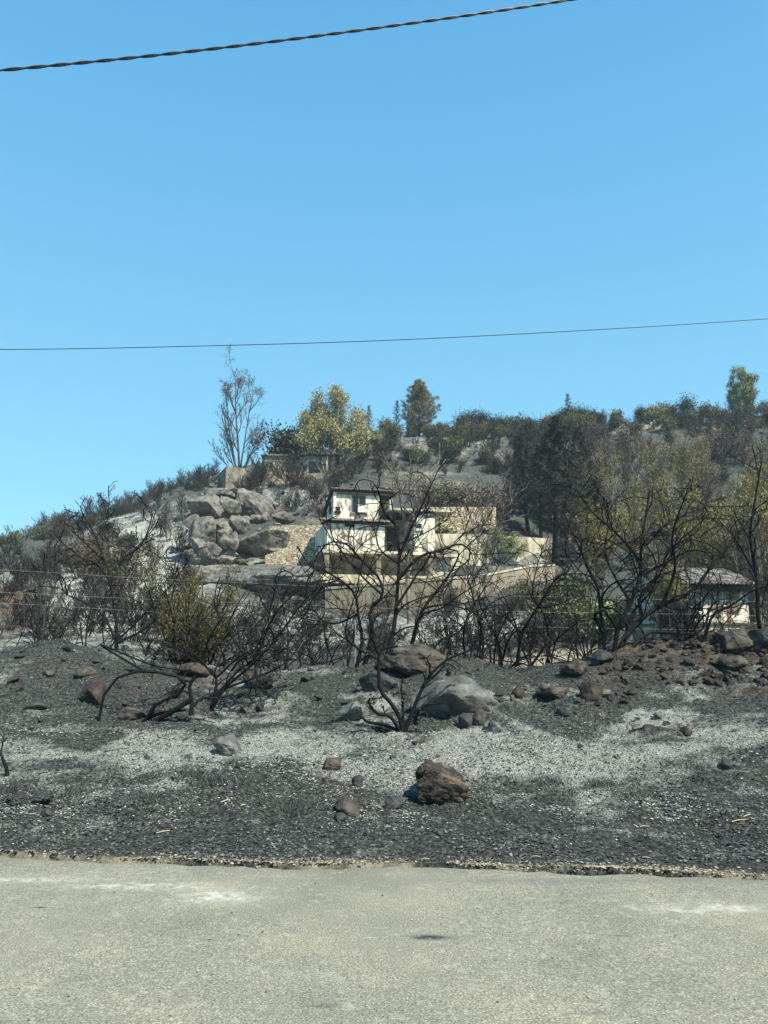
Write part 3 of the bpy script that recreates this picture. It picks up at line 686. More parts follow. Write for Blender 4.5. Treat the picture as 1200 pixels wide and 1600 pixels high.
def rock(name, px, pyb, wpx, hpx, mat, seed, label, group=None, Y=None, sub=4, rough=.35, cuts=7, rz=None, tilt=0, sink=.36, fine=.06, dep=.85, cat='rock', hull=True):
    p = hit(px, pyb) if Y is None else at(px, pyb, Y)
    k = p.y/F*.99; sx = wpx*k/2/.84; sz = hpx*k/2/.84
    me = hull_mesh(name, seed, sx, sx*dep, sz, 11+cuts, sub-1, fine, .07 if sub < 5 else .05) if hull else rock_mesh(name, seed, sx, sx*dep, sz, sub, rough, cuts, fine)
    o = link(name, me, M[mat]); o.location = (p.x, p.y+sx*dep*.5, p.z+sz*(1-sink)*.84)
    o.rotation_euler = (0, tilt, 0 if rz is None else rz)
    return tag(o, label, cat, group)
R_ = rock
# foreground
R_('boulder', 682, 1262, 86, 62, 'rock_brown', 7, 'knobbly brown volcanic rock lying on white ash near the road', sub=5, rough=.45, cuts=6, sink=-.02, fine=.085, tilt=.25, hull=False)
R_('boulder', 712, 1120, 108, 66, 'rock_pale', 9, 'large smooth grey boulder with a pale top behind the charred stump', sub=5, rough=.25, cuts=5, sink=.5, fine=.03, tilt=.12, hull=False)
R_('boulder', 650, 1052, 110, 52, 'rock_tan', 12, 'broad brown boulder on the crest behind the smooth grey boulder', sub=5, rough=.4, cuts=8, sink=.35)
R_('boulder', 548, 1126, 60, 30, 'rock_pale', 15, 'pale slanting slab of rock left of the charred stump', rough=.3, cuts=6, tilt=-.35)
R_('boulder', 590, 1082, 60, 34, 'rock_dark', 17, 'dark charred boulder left of the smooth grey boulder', rough=.4)
R_('boulder', 146, 1102, 50, 42, 'rock_red', 19, 'upright rusty brown rock on the left mound', rough=.35, cuts=6)
R_('boulder', 198, 1126, 46, 22, 'rock_tan', 21, 'rounded tan rock behind the fallen curved branches', rough=.25)
R_('boulder', 250, 1120, 36, 20, 'rock_red', 22, 'reddish rock at the right end of the fallen branches', rough=.3)
R_('boulder', 52, 1110, 30, 16, 'rock_dark', 23, 'flat black stone on the far left of the mound')
R_('boulder', 130, 1058, 30, 22, 'rock_tan', 24, 'small tan rock near the top of the left mound')
R_('boulder', 74, 1058, 20, 14, 'rock_tan', 25, 'pale brown stone left of the mound top')
R_('boulder', 352, 1180, 46, 34, 'rock_pale', 26, 'pale grey pointed slab in the middle of the left slope', tilt=.4, cuts=8)
R_('boulder', 518, 1204, 34, 20, 'rock_tan', 27, 'brown stone on the ash left of the big brown rock')
R_('boulder', 543, 1274, 38, 34, 'rock_tan', 28, 'upright grey brown rock on the lower slope', rough=.4, cuts=8)
R_('boulder', 531, 1288, 18, 14, 'rock_dark', 29, 'small black stone touching the upright rock on the lower slope')
R_('boulder', 613, 1268, 30, 24, 'rock_dark', 30, 'rounded dark grey rock left of the big brown rock')
R_('boulder', 560, 1228, 20, 18, 'rock_dark', 31, 'narrow stone between the upright rock and the charred stump')
R_('boulder', 866, 1094, 48, 30, 'rock_tan', 32, 'rounded pinkish brown boulder right of the smooth grey boulder', rough=.2)
R_('boulder', 926, 1096, 34, 34, 'rock_red', 33, 'upright rusty rock with a dark hollow below the right rubble', cuts=9)
R_('boulder', 946, 1090, 20, 16, 'rock_pale', 34, 'small pale stone right of the upright rusty rock')
R_('boulder', 884, 1122, 28, 16, 'rock_dark', 35, 'flat black stone on the ash below the right rubble')
R_('boulder', 808, 1092, 24, 22, 'rock_red', 36, 'small red stone between two boulders near the crest')
R_('boulder', 728, 1138, 26, 26, 'rock_dark', 37, 'dark rock at the foot of the smooth grey boulder')
R_('boulder', 752, 1134, 22, 28, 'rock_tan', 38, 'brown rock wedged against the smooth grey boulder', tilt=.3)
R_('boulder', 774, 1146, 24, 20, 'rock_pale', 39, 'pale stone right of the rock at the smooth boulder foot')
R_('boulder', 998, 1144, 16, 11, 'rock_pale', 40, 'pale half of a pair of stones on the right slope')
R_('boulder', 1016, 1144, 18, 12, 'rock_tan', 41, 'brown half of a pair of stones on the right slope')
R_('boulder', 1074, 1150, 18, 15, 'rock_red', 42, 'single orange brown stone on the right slope')
R_('boulder', 1140, 1202, 22, 16, 'rock_dark', 43, 'grey triangular stone low on the right slope', cuts=9)
R_('boulder', 1034, 1122, 20, 12, 'rock_pale', 44, 'pale flat stone above the pair of stones')
R_('boulder', 1150, 1022, 70, 50, 'rock_tan', 45, 'big tan boulder on top of the right rubble', sub=5, rough=.3, sink=.3)
R_('boulder', 1152, 1048, 44, 28, 'rock_tan', 46, 'tan boulder in front of the big tan boulder', rough=.3)
R_('boulder', 1196, 1022, 70, 40, 'rock_dark', 47, 'black rock slab cut off by the right edge', tilt=-.5, rough=.4)
R_('boulder', 402, 1076, 50, 40, 'rock_tan', 48, 'tan boulder between two bushes at the crest')
R_('boulder', 296, 1058, 50, 24, 'rock_red', 49, 'reddish boulder under the green scorched bush')
R_('boulder', 905, 1058, 50, 26, 'rock_tan', 50, 'tan boulder at the left end of the right rubble')
R_('boulder', 940, 1038, 40, 28, 'rock_dark', 51, 'charred boulder at the foot of the big right shrub')
R_('boulder', 60, 1258, 34, 20, 'rock_dark', 52, 'charred tufted lump low on the left slope', fine=.2)
R_('boulder', 22, 1262, 30, 18, 'rock_dark', 53, 'charred lump at the left edge above the road', fine=.2)
R_('boulder', 72, 1278, 18, 14, 'rock_dark', 54, 'small pointed black stone at lower left', cuts=9)
# countable small stones sharing six shapes
SP = [link('stone', hull_mesh('stone', 200+i, 1, .8, .62, 12, 1, .1, .08), None) for i in range(10)]
SM = ['rock_pale', 'rock_dark', 'rock_tan', 'rock_dark', 'rock_red', 'rock_pale', 'rock_dark', 'rock_tan', 'rock_brown', 'rock_pale']
for o, mm in zip(SP, SM): o.data.materials.append(M[mm])
STONE_POOL = []
def stones(n, seed, fx, size, label, group, kinds, cat='stone'):
    r = np.random.default_rng(seed); pts = fx(r, n); P, ok = hits(pts[:, 0], pts[:, 1])
    for i in range(n):
        if not ok[i] or P[i, 1] < edge(P[i, 0])+.1: continue
        k = kinds[r.integers(len(kinds))]
        spx = size[0]+(size[1]-size[0])*r.random()**2.2
        s = P[i, 1]/F*spx/2; z = hz(P[i, 0], P[i, 1])
        STONE_POOL.append((spx, k, (P[i, 0], P[i, 1], z+s*.18), (s, s*(.8+.5*r.random()), s*(.7+.6*r.random())),
                           (r.normal()*.3, r.normal()*.3, r.random()*6.28), label, group, cat, pts[i], size))
MARKS = [(682, 1225, 'the big knobbly brown rock'), (712, 1080, 'the smooth grey boulder'), (650, 1030, 'the broad brown crest boulder'), (548, 1108, 'the pale slanting slab'),
         (146, 1080, 'the rusty rock on the left mound'), (225, 1118, 'the fallen curved branches'), (352, 1160, 'the pointed grey slab'), (543, 1255, 'the upright grey brown rock'),
         (866, 1080, 'the pinkish brown boulder'), (926, 1080, 'the upright rusty rock'), (1008, 1138, 'the pair of stones'), (1140, 1195, 'the grey triangular stone'), (1150, 1000, 'the big tan boulder'),
         (628, 1140, 'the charred stump'), (970, 1030, 'the big right shrub'), (35, 1255, 'the charred tufted lumps'), (402, 1050, 'the tan crest boulder'), (300, 1050, 'the green scorched bush'),
         (80, 1310, 'the road edge at left'), (400, 1310, 'the road edge left of centre'), (700, 1315, 'the road edge at centre'), (1000, 1330, 'the road edge at right'), (1080, 1150, 'the orange brown stone'),
         (850, 1230, 'the dark patch of the right slope'), (330, 1235, 'the dark patch of the left slope'), (370, 830, 'the boulder outcrop'), (540, 780, 'the white house'), (400, 735, 'the cream corner wall'),
         (610, 940, 'the grey retaining wall'), (785, 860, 'the olive tree'), (840, 800, 'the burnt pines'), (480, 860, 'the dry stone wall'), (670, 745, 'the upper roadside wall'), (450, 720, 'the hilltop house'),
         (655, 650, 'the green pine'), (985, 655, 'the pale prickly pears'), (1163, 640, 'the skyline eucalyptus at right'), (800, 660, 'the skyline hedge'), (60, 830, 'the utility pole'), (25, 950, 'the red earth patch'),
         (170, 960, 'the big left shrub'), (110, 860, 'the left ridge bushes'), (400, 910, 'the smooth rock dome'), (1100, 950, 'the small right house')]
CW = {'rock_pale': 'pale grey', 'rock_dark': 'charred black', 'rock_tan': 'tan', 'rock_red': 'rusty red', 'rock_brown': 'dark brown', 'rock_grey': 'granite grey'}
def whereabouts(x, y, dead=9):
    m_ = min(MARKS, key=lambda q: (q[0]-x)**2+1.6*(q[1]-y)**2); dx, dy = x-m_[0], y-m_[1]
    if abs(dx) > 1.2*abs(dy): rel = ('just ' if abs(dx) < 45 else 'well ')+('right of ' if dx > 0 else 'left of ')
    else: rel = ('just ' if abs(dy) < 28 else 'well ')+('below ' if dy > 0 else 'above ')
    return rel+m_[2]
def finish_stones(top=285):
    STONE_POOL.sort(key=lambda q: -q[0]); Vs, Fs, Ms, b_ = [], [], [], 0
    for n_, (spx, k, loc, sc, rot, label, group, cat, p, size) in enumerate(STONE_POOL):
        if n_ < top:
            o = SP[k].copy(); C.objects.link(o); o.name = 'rubble_stone' if cat == 'rubble' else ('hill_rock' if cat == 'rock' else 'stone')
            o.location = loc; o.scale = sc; o.rotation_euler = rot
            f = (spx-size[0])/(size[1]-size[0]); sw = 'tiny' if f < .25 else ('small' if f < .5 else ('medium' if f < .8 else 'large'))
            tag(o, f"{sw} {CW[SM[k]]} {'rubble stone' if cat == 'rubble' else cat} {whereabouts(p[0], p[1])}", cat, group)
        else:
            me = SP[k].data; v = np.empty(len(me.vertices)*3); me.vertices.foreach_get('co', v); v = v.reshape(-1, 3)
            f = np.empty(len(me.loops), dtype=np.int32); me.loops.foreach_get('vertex_index', f); f = f.reshape(-1, 3)
            from mathutils import Euler
            R3 = np.array(Euler(rot).to_matrix()); v = (v*np.array(sc))@R3.T+np.array(loc)
            Vs.append(v); Fs.append(f+b_); Ms.append(np.full(len(f), k, dtype=np.int32)); b_ += len(v)
    me = mesh_np('scattered_stones', np.concatenate(Vs), [np.concatenate(Fs)], True)
    for q in SM: me.materials.append(M[q])
    me.polygons.foreach_set('material_index', np.concatenate(Ms))
    tag(link('scattered_stones', me), 'countless smaller stones scattered over the burnt bank and hillside', 'stones', kind='stuff')
def uni(x0, x1, y0, y1): return lambda r, n: np.stack([r.uniform(x0, x1, n), r.uniform(y0, y1, n)], 1)
stones(120, 1, uni(0, 1200, 1100, 1320), (3, 17), 'small loose stone scattered on the open ash slope', 'loose stones on the ash slope', [0, 1, 3, 6, 9, 5, 1, 3, 7])
stones(520, 21, uni(0, 1200, 1050, 1325), (2, 8), 'small clod on the slope', 'small clods', [1, 3, 6, 1, 3, 0, 2])
stones(60, 2, uni(0, 330, 1015, 1130), (6, 26), 'loose stone on the dark left mound', 'stones on the left mound', [1, 3, 4, 6, 7, 2])
stones(70, 3, uni(330, 860, 1045, 1120), (6, 30), 'loose stone on the dark upper bank around the boulders', 'stones on the middle upper bank', [1, 3, 5, 6, 7, 2, 0])
def rub(r, n):
    x = 900+320*r.random(n)**.8; return np.stack([x, 995+30*(x < 990)+(1078-1000)*r.random(n)**1.2], 1)
stones(400, 4, rub, (5, 25), 'jagged brown rubble stone heaped on the right bank', 'rubble stones on the right bank', [2, 4, 7, 8, 1, 8, 2, 7], 'rubble')
# boulder outcrop beside the houses, each stone its own boulder
OUT = [(318, 808, 66, 44, 58, 'rounded top boulder with a dark underside at the upper left of the outcrop'), (356, 806, 40, 38, 58.6, 'dark wedge boulder behind the top boulder of the outcrop'),
       (400, 812, 84, 52, 61, 'broad sloping slab at the top right of the outcrop'), (403, 866, 92, 62, 56, 'largest rounded grey boulder at the right foot of the outcrop'),
       (318, 850, 66, 46, 57, 'layered boulder with ledges at the left of the outcrop'), (346, 836, 40, 30, 57.5, 'middle boulder squeezed between the layered and largest boulders'),
       (312, 878, 60, 38, 55.5, 'low dark slab at the left foot of the outcrop'), (352, 858, 26, 24, 56, 'small pale boulder left of the largest boulder'),
       (366, 864, 22, 34, 55.6, 'thin upright stone against the largest boulder'), (338, 782, 50, 26, 62, 'flat slab at the very top of the outcrop'),
       (372, 790, 60, 30, 63, 'pale slab under the cream corner wall'), (330, 866, 30, 22, 55.2, 'small stone under the layered boulder'),
       (440, 815, 40, 20, 61, 'flat stone right of the sloping slab'), (352, 882, 28, 16, 55, 'pale stone at the bottom of the outcrop'), (300, 830, 30, 30, 57.5, 'narrow dark boulder at the left rim of the outcrop'), (372, 832, 44, 30, 58, 'tilted slab above the largest boulder'), (348, 845, 26, 24, 57, 'small block in the centre cleft of the outcrop'), (430, 868, 30, 16, 56.2, 'low stone at the foot of the dry stone wall'), (384, 778, 26, 16, 63, 'small rock at the top edge of the outcrop')]
for i, (px, py, w_, h_, Y, lab) in enumerate(OUT):
    R_('outcrop_boulder', px-(8 if w_ > 80 else 0), py, w_*.98, h_*1.0, 'rock_grey', 300+i*3, lab, 'boulders of the hillside outcrop', Y=Y, sub=5, rough=.65, cuts=4, fine=.045, dep=.8, tilt=random.Random(i).uniform(-.3, .6), sink=.1)
rj = random.Random(44)
for i in range(34):
    px = rj.uniform(288, 432); py = rj.uniform(790, 884); s_ = rj.uniform(10, 26); Y_ = 62.5-(py-780)/110*8.2
    R_('outcrop_boulder', px, py, s_, s_*rj.uniform(.5, .9), 'rock_grey', 500+i, f"{'small' if s_ < 18 else 'medium'} broken block {whereabouts(px, py)}", 'boulders of the hillside outcrop', Y=Y_, sub=3, cuts=3, tilt=rj.uniform(-.5, .5), sink=.15)
R_('outcrop_boulder', 400, 922, 200, 46, 'rock_pale', 361, 'long smooth grey rock dome below the outcrop', 'boulders of the hillside outcrop', Y=50, sub=5, rough=.2, cuts=2, fine=.03, sink=.35, dep=.7, hull=False)
R_('outcrop_boulder', 310, 915, 90, 40, 'rock_grey', 364, 'grey slab left of the smooth rock dome', 'boulders of the hillside outcrop', Y=49, sub=4, rough=.3, cuts=6)
# hillside rocks by zone
def hill_rocks(n, seed, x0, x1, y0, y1, size, kinds, label, group):
    stones(n, seed, uni(x0, x1, y0, y1), size, label, group, kinds, 'rock')
hill_rocks(120, 18, 330, 900, 1000, 1050, (4, 16), [1, 3, 0, 2, 4], 'rock in the hollow behind the crest', 'rocks in the hollow')
hill_rocks(90, 19, 180, 340, 740, 860, (4, 16), [0, 5, 9, 3], 'rock on the left ridge', 'rocks on the left ridge')
hill_rocks(110, 11, 0, 290, 860, 1000, (4, 20), [0, 5, 9, 0, 1], 'rough rock on the white ash slope at left', 'rocks on the left ash slope')
hill_rocks(70, 12, 380, 560, 755, 830, (4, 16), [0, 5, 9, 1], 'rock on the ashy ground above the white house', 'rocks above the white house')
hill_rocks(120, 13, 560, 1200, 655, 760, (4, 14), [0, 5, 1, 3, 4, 9], 'rock on the burnt upper hillside', 'rocks on the upper hillside')
hill_rocks(60, 14, 560, 860, 955, 1030, (4, 18), [0, 5, 9], 'rock on the white ash below the grey retaining wall', 'rocks below the retaining wall')
hill_rocks(40, 15, 780, 900, 840, 900, (4, 14), [0, 7, 9], 'rock on the terrace behind the dark pines', 'rocks on the tree terrace')
hill_rocks(40, 16, 400, 540, 900, 1000, (5, 18), [4, 7, 2, 0], 'brown rock on the slope left of the retaining wall', 'rocks left of the retaining wall')
hill_rocks(36, 17, 0, 130, 850, 940, (5, 22), [4, 7, 0, 5], 'rock on the far left hillside', 'rocks on the far left hillside')
finish_stones()
for o in SP: bpy.data.objects.remove(o)

# ================================================================ BUILDINGS
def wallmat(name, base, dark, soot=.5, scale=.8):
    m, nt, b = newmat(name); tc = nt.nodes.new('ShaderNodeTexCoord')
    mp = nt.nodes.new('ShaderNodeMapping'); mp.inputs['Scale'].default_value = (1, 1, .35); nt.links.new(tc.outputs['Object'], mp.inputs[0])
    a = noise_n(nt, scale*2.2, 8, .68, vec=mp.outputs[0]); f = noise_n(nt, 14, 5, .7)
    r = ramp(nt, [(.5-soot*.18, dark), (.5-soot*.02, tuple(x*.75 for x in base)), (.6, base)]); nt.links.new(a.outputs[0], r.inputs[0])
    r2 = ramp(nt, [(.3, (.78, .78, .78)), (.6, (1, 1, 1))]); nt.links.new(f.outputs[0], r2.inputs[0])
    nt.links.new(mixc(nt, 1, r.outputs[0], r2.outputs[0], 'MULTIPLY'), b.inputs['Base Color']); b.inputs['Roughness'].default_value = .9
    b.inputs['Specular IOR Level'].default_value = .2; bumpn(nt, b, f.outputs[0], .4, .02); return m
M['white'] = wallmat('white_plaster', (.82, .77, .63), (.20, .165, .13), .5)
M['white_soot'] = wallmat('sooty_plaster', (.50, .45, .36), (.07, .06, .055), .9)
M['cream'] = wallmat('cream_plaster', (.66, .61, .48), (.34, .30, .23), .6)
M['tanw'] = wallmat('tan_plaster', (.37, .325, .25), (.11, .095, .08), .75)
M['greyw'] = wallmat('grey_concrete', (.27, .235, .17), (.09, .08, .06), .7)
M['yellow'] = wallmat('yellow_plaster', (.66, .58, .40), (.33, .28, .19), .45)
M['sill'] = mat_noise('window_frame_paint', [(.3, (.5, .48, .42)), (.7, (.72, .70, .62))], 6, .7, .1, .01)
M['soot'] = mat_noise('sooty_wood', [(.3, (.010, .010, .012)), (.7, (.05, .045, .042))], 5, .8, .3, .02)
M['red'] = mat_noise('rusty_stain_plaster', [(.3, (.16, .06, .045)), (.7, (.34, .16, .12))], 8, .8, .2, .01)
m, nt, b = newmat('dark_glass'); b.inputs['Base Color'].default_value = (.012, .018, .02, 1); b.inputs['Roughness'].default_value = .15; M['glass'] = m
M['tile'] = mat_noise('sooty_roof_tile', [(.3, (.04, .034, .03)), (.48, (.13, .10, .08)), (.65, (.30, .22, .17))], 4, .85, .4, .02)
M['tile_ash'] = mat_noise('ashy_roof_tile', [(.38, (.03, .028, .026)), (.52, (.11, .10, .09)), (.68, (.34, .325, .29))], 3, .9, .4, .02)
def stone_mat(name, a_, b_, mort, scale):
    m, nt, b = newmat(name); tc = nt.nodes.new('ShaderNodeTexCoord')
    mp = nt.nodes.new('ShaderNodeMapping'); mp.inputs['Scale'].default_value = (1, 1, 1.6); nt.links.new(tc.outputs['Object'], mp.inputs[0])
    v = nt.nodes.new('ShaderNodeTexVoronoi'); v.inputs['Scale'].default_value = scale; nt.links.new(mp.outputs[0], v.inputs['Vector'])
    v2 = nt.nodes.new('ShaderNodeTexVoronoi'); v2.feature = 'DISTANCE_TO_EDGE'; v2.inputs['Scale'].default_value = scale; nt.links.new(mp.outputs[0], v2.inputs['Vector'])
    g = nt.nodes.new('ShaderNodeSeparateColor'); nt.links.new(v.outputs['Color'], g.inputs[0]); r = ramp(nt, [(0, a_), (1, b_)]); nt.links.new(g.outputs[0], r.inputs[0])
    e = ramp(nt, [(.02, (0, 0, 0)), (.09, (1, 1, 1))]); nt.links.new(v2.outputs['Distance'], e.inputs[0])
    nn = noise_n(nt, 3, 6, .7); r3 = ramp(nt, [(.35, (.55, .5, .48)), (.6, (1, 1, 1))]); nt.links.new(nn.outputs[0], r3.inputs[0])
    c = mixc(nt, e.outputs[0], mort, r.outputs[0]); c = mixc(nt, 1, c, r3.outputs[0], 'MULTIPLY'); nt.links.new(c, b.inputs['Base Color'])
    b.inputs['Roughness'].default_value = .95; bumpn(nt, b, e.outputs[0], .8, .06); return m
M['drystone'] = stone_mat('dry_stone', (.34, .28, .19), (.62, .53, .37), (.12, .10, .075), 2.6)
M['drystone_s'] = stone_mat('small_dry_stone', (.36, .31, .22), (.66, .58, .43), (.18, .15, .11), 3.6)

def tile_roof(name, w_, d_, rise, mat, parent, loc, rz=0, pitch=.24, amp=.055, thick=.07, skew=0):
    """corrugated tile sheet: eave along x at y=0, going back to y=d_ and up by rise"""
    n = int(w_/pitch*6)+1; m_ = max(3, int(d_/.4)+1)
    xs = np.linspace(0, w_, n); ts = np.linspace(0, 1, m_)
    X, T = np.meshgrid(xs, ts); Y = T*d_; Zt = T*rise+amp*np.abs(np.sin(X/pitch*math.pi))+.012*((T*(m_-1)) % 2)
    rs = np.random.default_rng(int(w_*100)); Zt = Zt+rs.normal(0, .006, Zt.shape)
    top = np.stack([X, Y, Zt], -1).reshape(-1, 3); bot = top-np.array([0, 0, thick])
    V = np.concatenate([top, bot]); k = n*m_; id_ = np.arange(k).reshape(m_, n)
    f = lambda a: np.stack([a[:-1, :-1], a[:-1, 1:], a[1:, 1:], a[1:, :-1]], -1).reshape(-1, 4)
    st = lambda e: np.stack([e[:-1], e[1:], e[1:]+k, e[:-1]+k], -1)
    Fq = np.concatenate([f(id_), f(id_+k)[:, ::-1], st(id_[0])[:, ::-1], st(id_[-1]), st(id_[:, 0]), st(id_[:, -1])[:, ::-1]])
    o = link(name, mesh_np(name, V, [Fq]), M[mat], parent, loc); o.rotation_euler = (0, 0, rz); return o
def window(parent, x0, x1, z0, z1, y, fr=.07, proud=.03, mat='sill', mull=True, lit=None):
    """frame in front of the wall plane at y (wall faces -y), pane set into it, sill below"""
    w_ = MB(); w_.box(x0, x0+fr, y-proud, y+.02, z0, z1); w_.box(x1-fr, x1, y-proud, y+.02, z0, z1)
    w_.box(x0+fr, x1-fr, y-proud, y+.02, z1-fr, z1); w_.box(x0+fr, x1-fr, y-proud, y+.02, z0, z0+fr)
    if mull: w_.box((x0+x1)/2-.025, (x0+x1)/2+.025, y-proud+.006, y+.018, z0+fr, z1-fr)
    f = w_.build('window', M[mat], parent)
    MB().box(x0+fr, x1-fr, y-.008, y-.003, z0+fr, z1-fr).build('pane', M['glass'], f)
    MB().box(x0-.08, x1+.08, y-proud-.09, y+.01, z0-.09, z0-.003).build('sill', M[mat], f)
    return f

# ---- the white house on its terrace
k = 51.5/F*1.0
wh = empty('white_house', PW, math.radians(13), 'burnt out white two storey house with tiled eaves above the grey retaining wall', 'house')
def Xp(px): return (px-505)*k*1.03
def Zp(py): return (908-py)*k*1.0
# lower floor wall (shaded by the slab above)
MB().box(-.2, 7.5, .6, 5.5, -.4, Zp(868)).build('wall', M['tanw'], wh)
MB().box(-.35, 7.8, -1.9, 5.6, Zp(868)+.003, Zp(868)+.20).build('balcony_slab', M['cream'], wh)
col = [MB().box(x, x+.32, -1.8, -1.48, -.3, Zp(868)).build('column', M['greyw'], wh) for x in (-.2, 3.4, 7.1)]
# middle floor
z1 = Zp(868)+.205; z2 = Zp(818)
MB().box(.0, 4.05, -1.55, 4.5, z1, z2).build('wall', M['white'], wh)
MB().box(1.2, 1.9, -1.6, -1.553, z1+1.65, z1+1.85).build('vent_slot', M['soot'], wh)
MB().box(-.15, 4.3, -1.75, -1.55-.003, z2-.16, z2-.02).build('fascia', M['soot'], wh)
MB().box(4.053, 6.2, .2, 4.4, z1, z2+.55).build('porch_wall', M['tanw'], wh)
dr = MB().box(4.6, 5.5, .14, .197, z1+.003, z1+1.95).build('door', M['soot'], wh); MB().box(5.35, 5.4, .08, .137, z1+.95, z1+1.05).build('handle', M['sill'], dr)
MB().box(6.203, 7.75, -1.3, 3.8, z1, Zp(800)).build('wall', M['white'], wh)
window(wh, 6.3, 6.85, Zp(826), Zp(815), -1.3, mull=False)
tile_roof('roof', 4.75, 1.95, .42, 'tile', wh, (-.4, -1.92, z2+.02))
MB().box(-.25, 4.2, -1.85, -.0, z2-.02, z2+.015).build('soffit', M['soot'], wh)
MB().box(4.4, 9.3, -1.6, 3.5, Zp(797), Zp(797)+.14).build('flat_roof', M['cream'], wh)
tile_roof('roof', 2.5, 1.6, .3, 'tile', wh, (4.1, -1.0, Zp(812)))
# upper floor
u0 = Zp(813); u1 = Zp(764)
bmx = MB(); bmx.prism([(.65, -.05, u0), (.65, 4.4, u0), (.65, 4.4, u1-1.15), (.65, -.05, u1)], (3.35, 0, 0)); bmx.build('wall', M['white'], wh)
MB().prism([(.55, -.2, u1-.02), (.55, 4.9, u1-1.36), (.55, 4.9, u1-1.28), (.55, -.2, u1+.08)], (4.6, 0, 0)).build('roof_deck', M['soot'], wh)
tile_roof('roof', 4.85, 5.4, -1.38, 'tile', wh, (.42, -.36, u1+.15))
MB().box(.95, 5.0, -.25, -.055, u1-.2, u1-.06).build('fascia', M['soot'], wh)
window(wh, 1.95, 3.0, u0+.65, u0+1.95, -.05, fr=.06, mat='greyw')
window(wh, .8, 1.12, u0+.72, u0+1.05, -.05, fr=.05, mat='soot', mull=False)
ac = MB().box(2.35, 3.0, -.42, -.16, u0+.65, u0+1.2).build('air_conditioner', M['sill'], wh, .02)
ww = MB(); ww.box(.58, .647, .9, 1.6, u0+.75, u0+1.6); ww.build('side_window', M['soot'], wh)
MB().box(.60, .647, 3.1, 3.75, u0-.05, u0+1.5).build('door', M['soot'], wh)
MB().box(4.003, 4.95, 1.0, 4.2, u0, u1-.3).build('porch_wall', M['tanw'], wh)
MB().box(4.75, 4.95, -.1, .1, u0, u1-.05).build('column', M['cream'], wh)
MB().box(.45, 5.2, -.45, -.053, u0-.18, u0+.02).build('ledge', M['cream'], wh)
pb = MB(); [pb.box(4.0+i*.105, 4.02+i*.105, -.42, -.40, u0+.02, u0+.8) for i in range(12)]; pb.box(3.98, 5.22, -.43, -.39, u0+.803, u0+.85); pb.build('railing', M['soot'], wh)
# right terrace volumes
MB().box(7.503, 9.1, -.6, 4.6, -.4, Zp(866)).build('wall', M['cream'], wh)
pp = MB().prism([(7.75, -1.2, z1-.003), (9.5, -1.2, z1-.003), (9.5, -1.2, z1+.15), (7.75, -1.2, z1+.95)], (0, .15, 0)); pp.build('parapet', M['greyw'], wh)
MB().box(7.803, 9.5, -1.25, 4.4, z1-.2, z1-.006).build('terrace_slab', M['cream'], wh)
MB().box(-.6, 8.2, -3.1, -2.9, -.35, .22).build('terrace_wall', M['yellow'], wh)
MB().box(-.6, 8.2, -2.897, .597, -.35, -.02).build('terrace_floor', M['cream'], wh)
# ---- walls of the plot
def wall(name, pts, thick, mat, label, cat='wall', cap=None, group=None):
    """pts: list of (px, py_top, py_bottom, Y); a wall following the points, with thickness"""
    T_ = [at(a, b_, Y) for a, b_, c_, Y in pts]; B_ = [at(a, c_, Y) for a, b_, c_, Y in pts]
    for t, b__ in zip(T_, B_): t.x = b__.x = (t.x+b__.x)/2
    root = empty(name, (B_[0].x, B_[0].y, B_[0].z), 0, label, cat, group); o = root.location.copy()
    mb = MB(); cp = MB(); n = len(pts); bm = mb.bm
    def quadstrip(bm, lo, hi, y0, y1):
        rows = []
        for i in range(n):
            rows.append([bm.verts.new(Vector((lo[i].x, lo[i].y+y0, lo[i].z))-o), bm.verts.new(Vector((hi[i].x, hi[i].y+y0, hi[i].z))-o), bm.verts.new(Vector((hi[i].x, hi[i].y+y1, hi[i].z))-o), bm.verts.new(Vector((lo[i].x, lo[i].y+y1, lo[i].z))-o)])
        for a, c in zip(rows, rows[1:]):
            for j in range(4): bm.faces.new([a[j], a[(j+1) % 4], c[(j+1) % 4], c[j]])
        bm.faces.new(rows[0]); bm.faces.new(rows[-1][::-1])
    lo = [Vector((v.x, v.y, v.z-.8)) for v in B_]
    quadstrip(bm, lo, T_, 0, thick); mb.build('masonry', M[mat], root)
    if cap:
        hi = [Vector((v.x, v.y, v.z+.14)) for v in T_]; l2 = [Vector((v.x, v.y, v.z+.002)) for v in T_]
        quadstrip(cp.bm, l2, hi, -.06, thick+.06); cp.build('coping', M[cap], root)
    return root
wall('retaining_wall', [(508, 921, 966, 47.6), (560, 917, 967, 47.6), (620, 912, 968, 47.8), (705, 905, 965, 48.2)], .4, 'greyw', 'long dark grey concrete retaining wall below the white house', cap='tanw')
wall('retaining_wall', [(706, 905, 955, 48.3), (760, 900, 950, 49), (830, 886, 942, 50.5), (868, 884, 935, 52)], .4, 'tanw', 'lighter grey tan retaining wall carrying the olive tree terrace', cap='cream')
wall('garden_wall', [(676, 834, 905, 57), (740, 834, 902, 58), (800, 838, 890, 60), (872, 842, 885, 62)], .3, 'cream', 'long smooth cream wall behind the olive tree')
wall('stone_wall', [(670, 792, 836, 60.5), (730, 792, 815, 62), (775, 792, 812, 63)], .5, 'drystone', 'rough stone wall above the cream wall')
wall('stone_wall', [(414, 868, 890, 55.2), (440, 858, 890, 55.5), (510, 832, 892, 56.2)], .5, 'drystone_s', 'lower sloping dry stone wall right of the largest boulder')
wall('stone_wall', [(420, 822, 862, 58), (460, 820, 858, 58.2), (512, 820, 850, 58.6)], .6, 'drystone_s', 'upper dry stone terrace wall left of the white house')
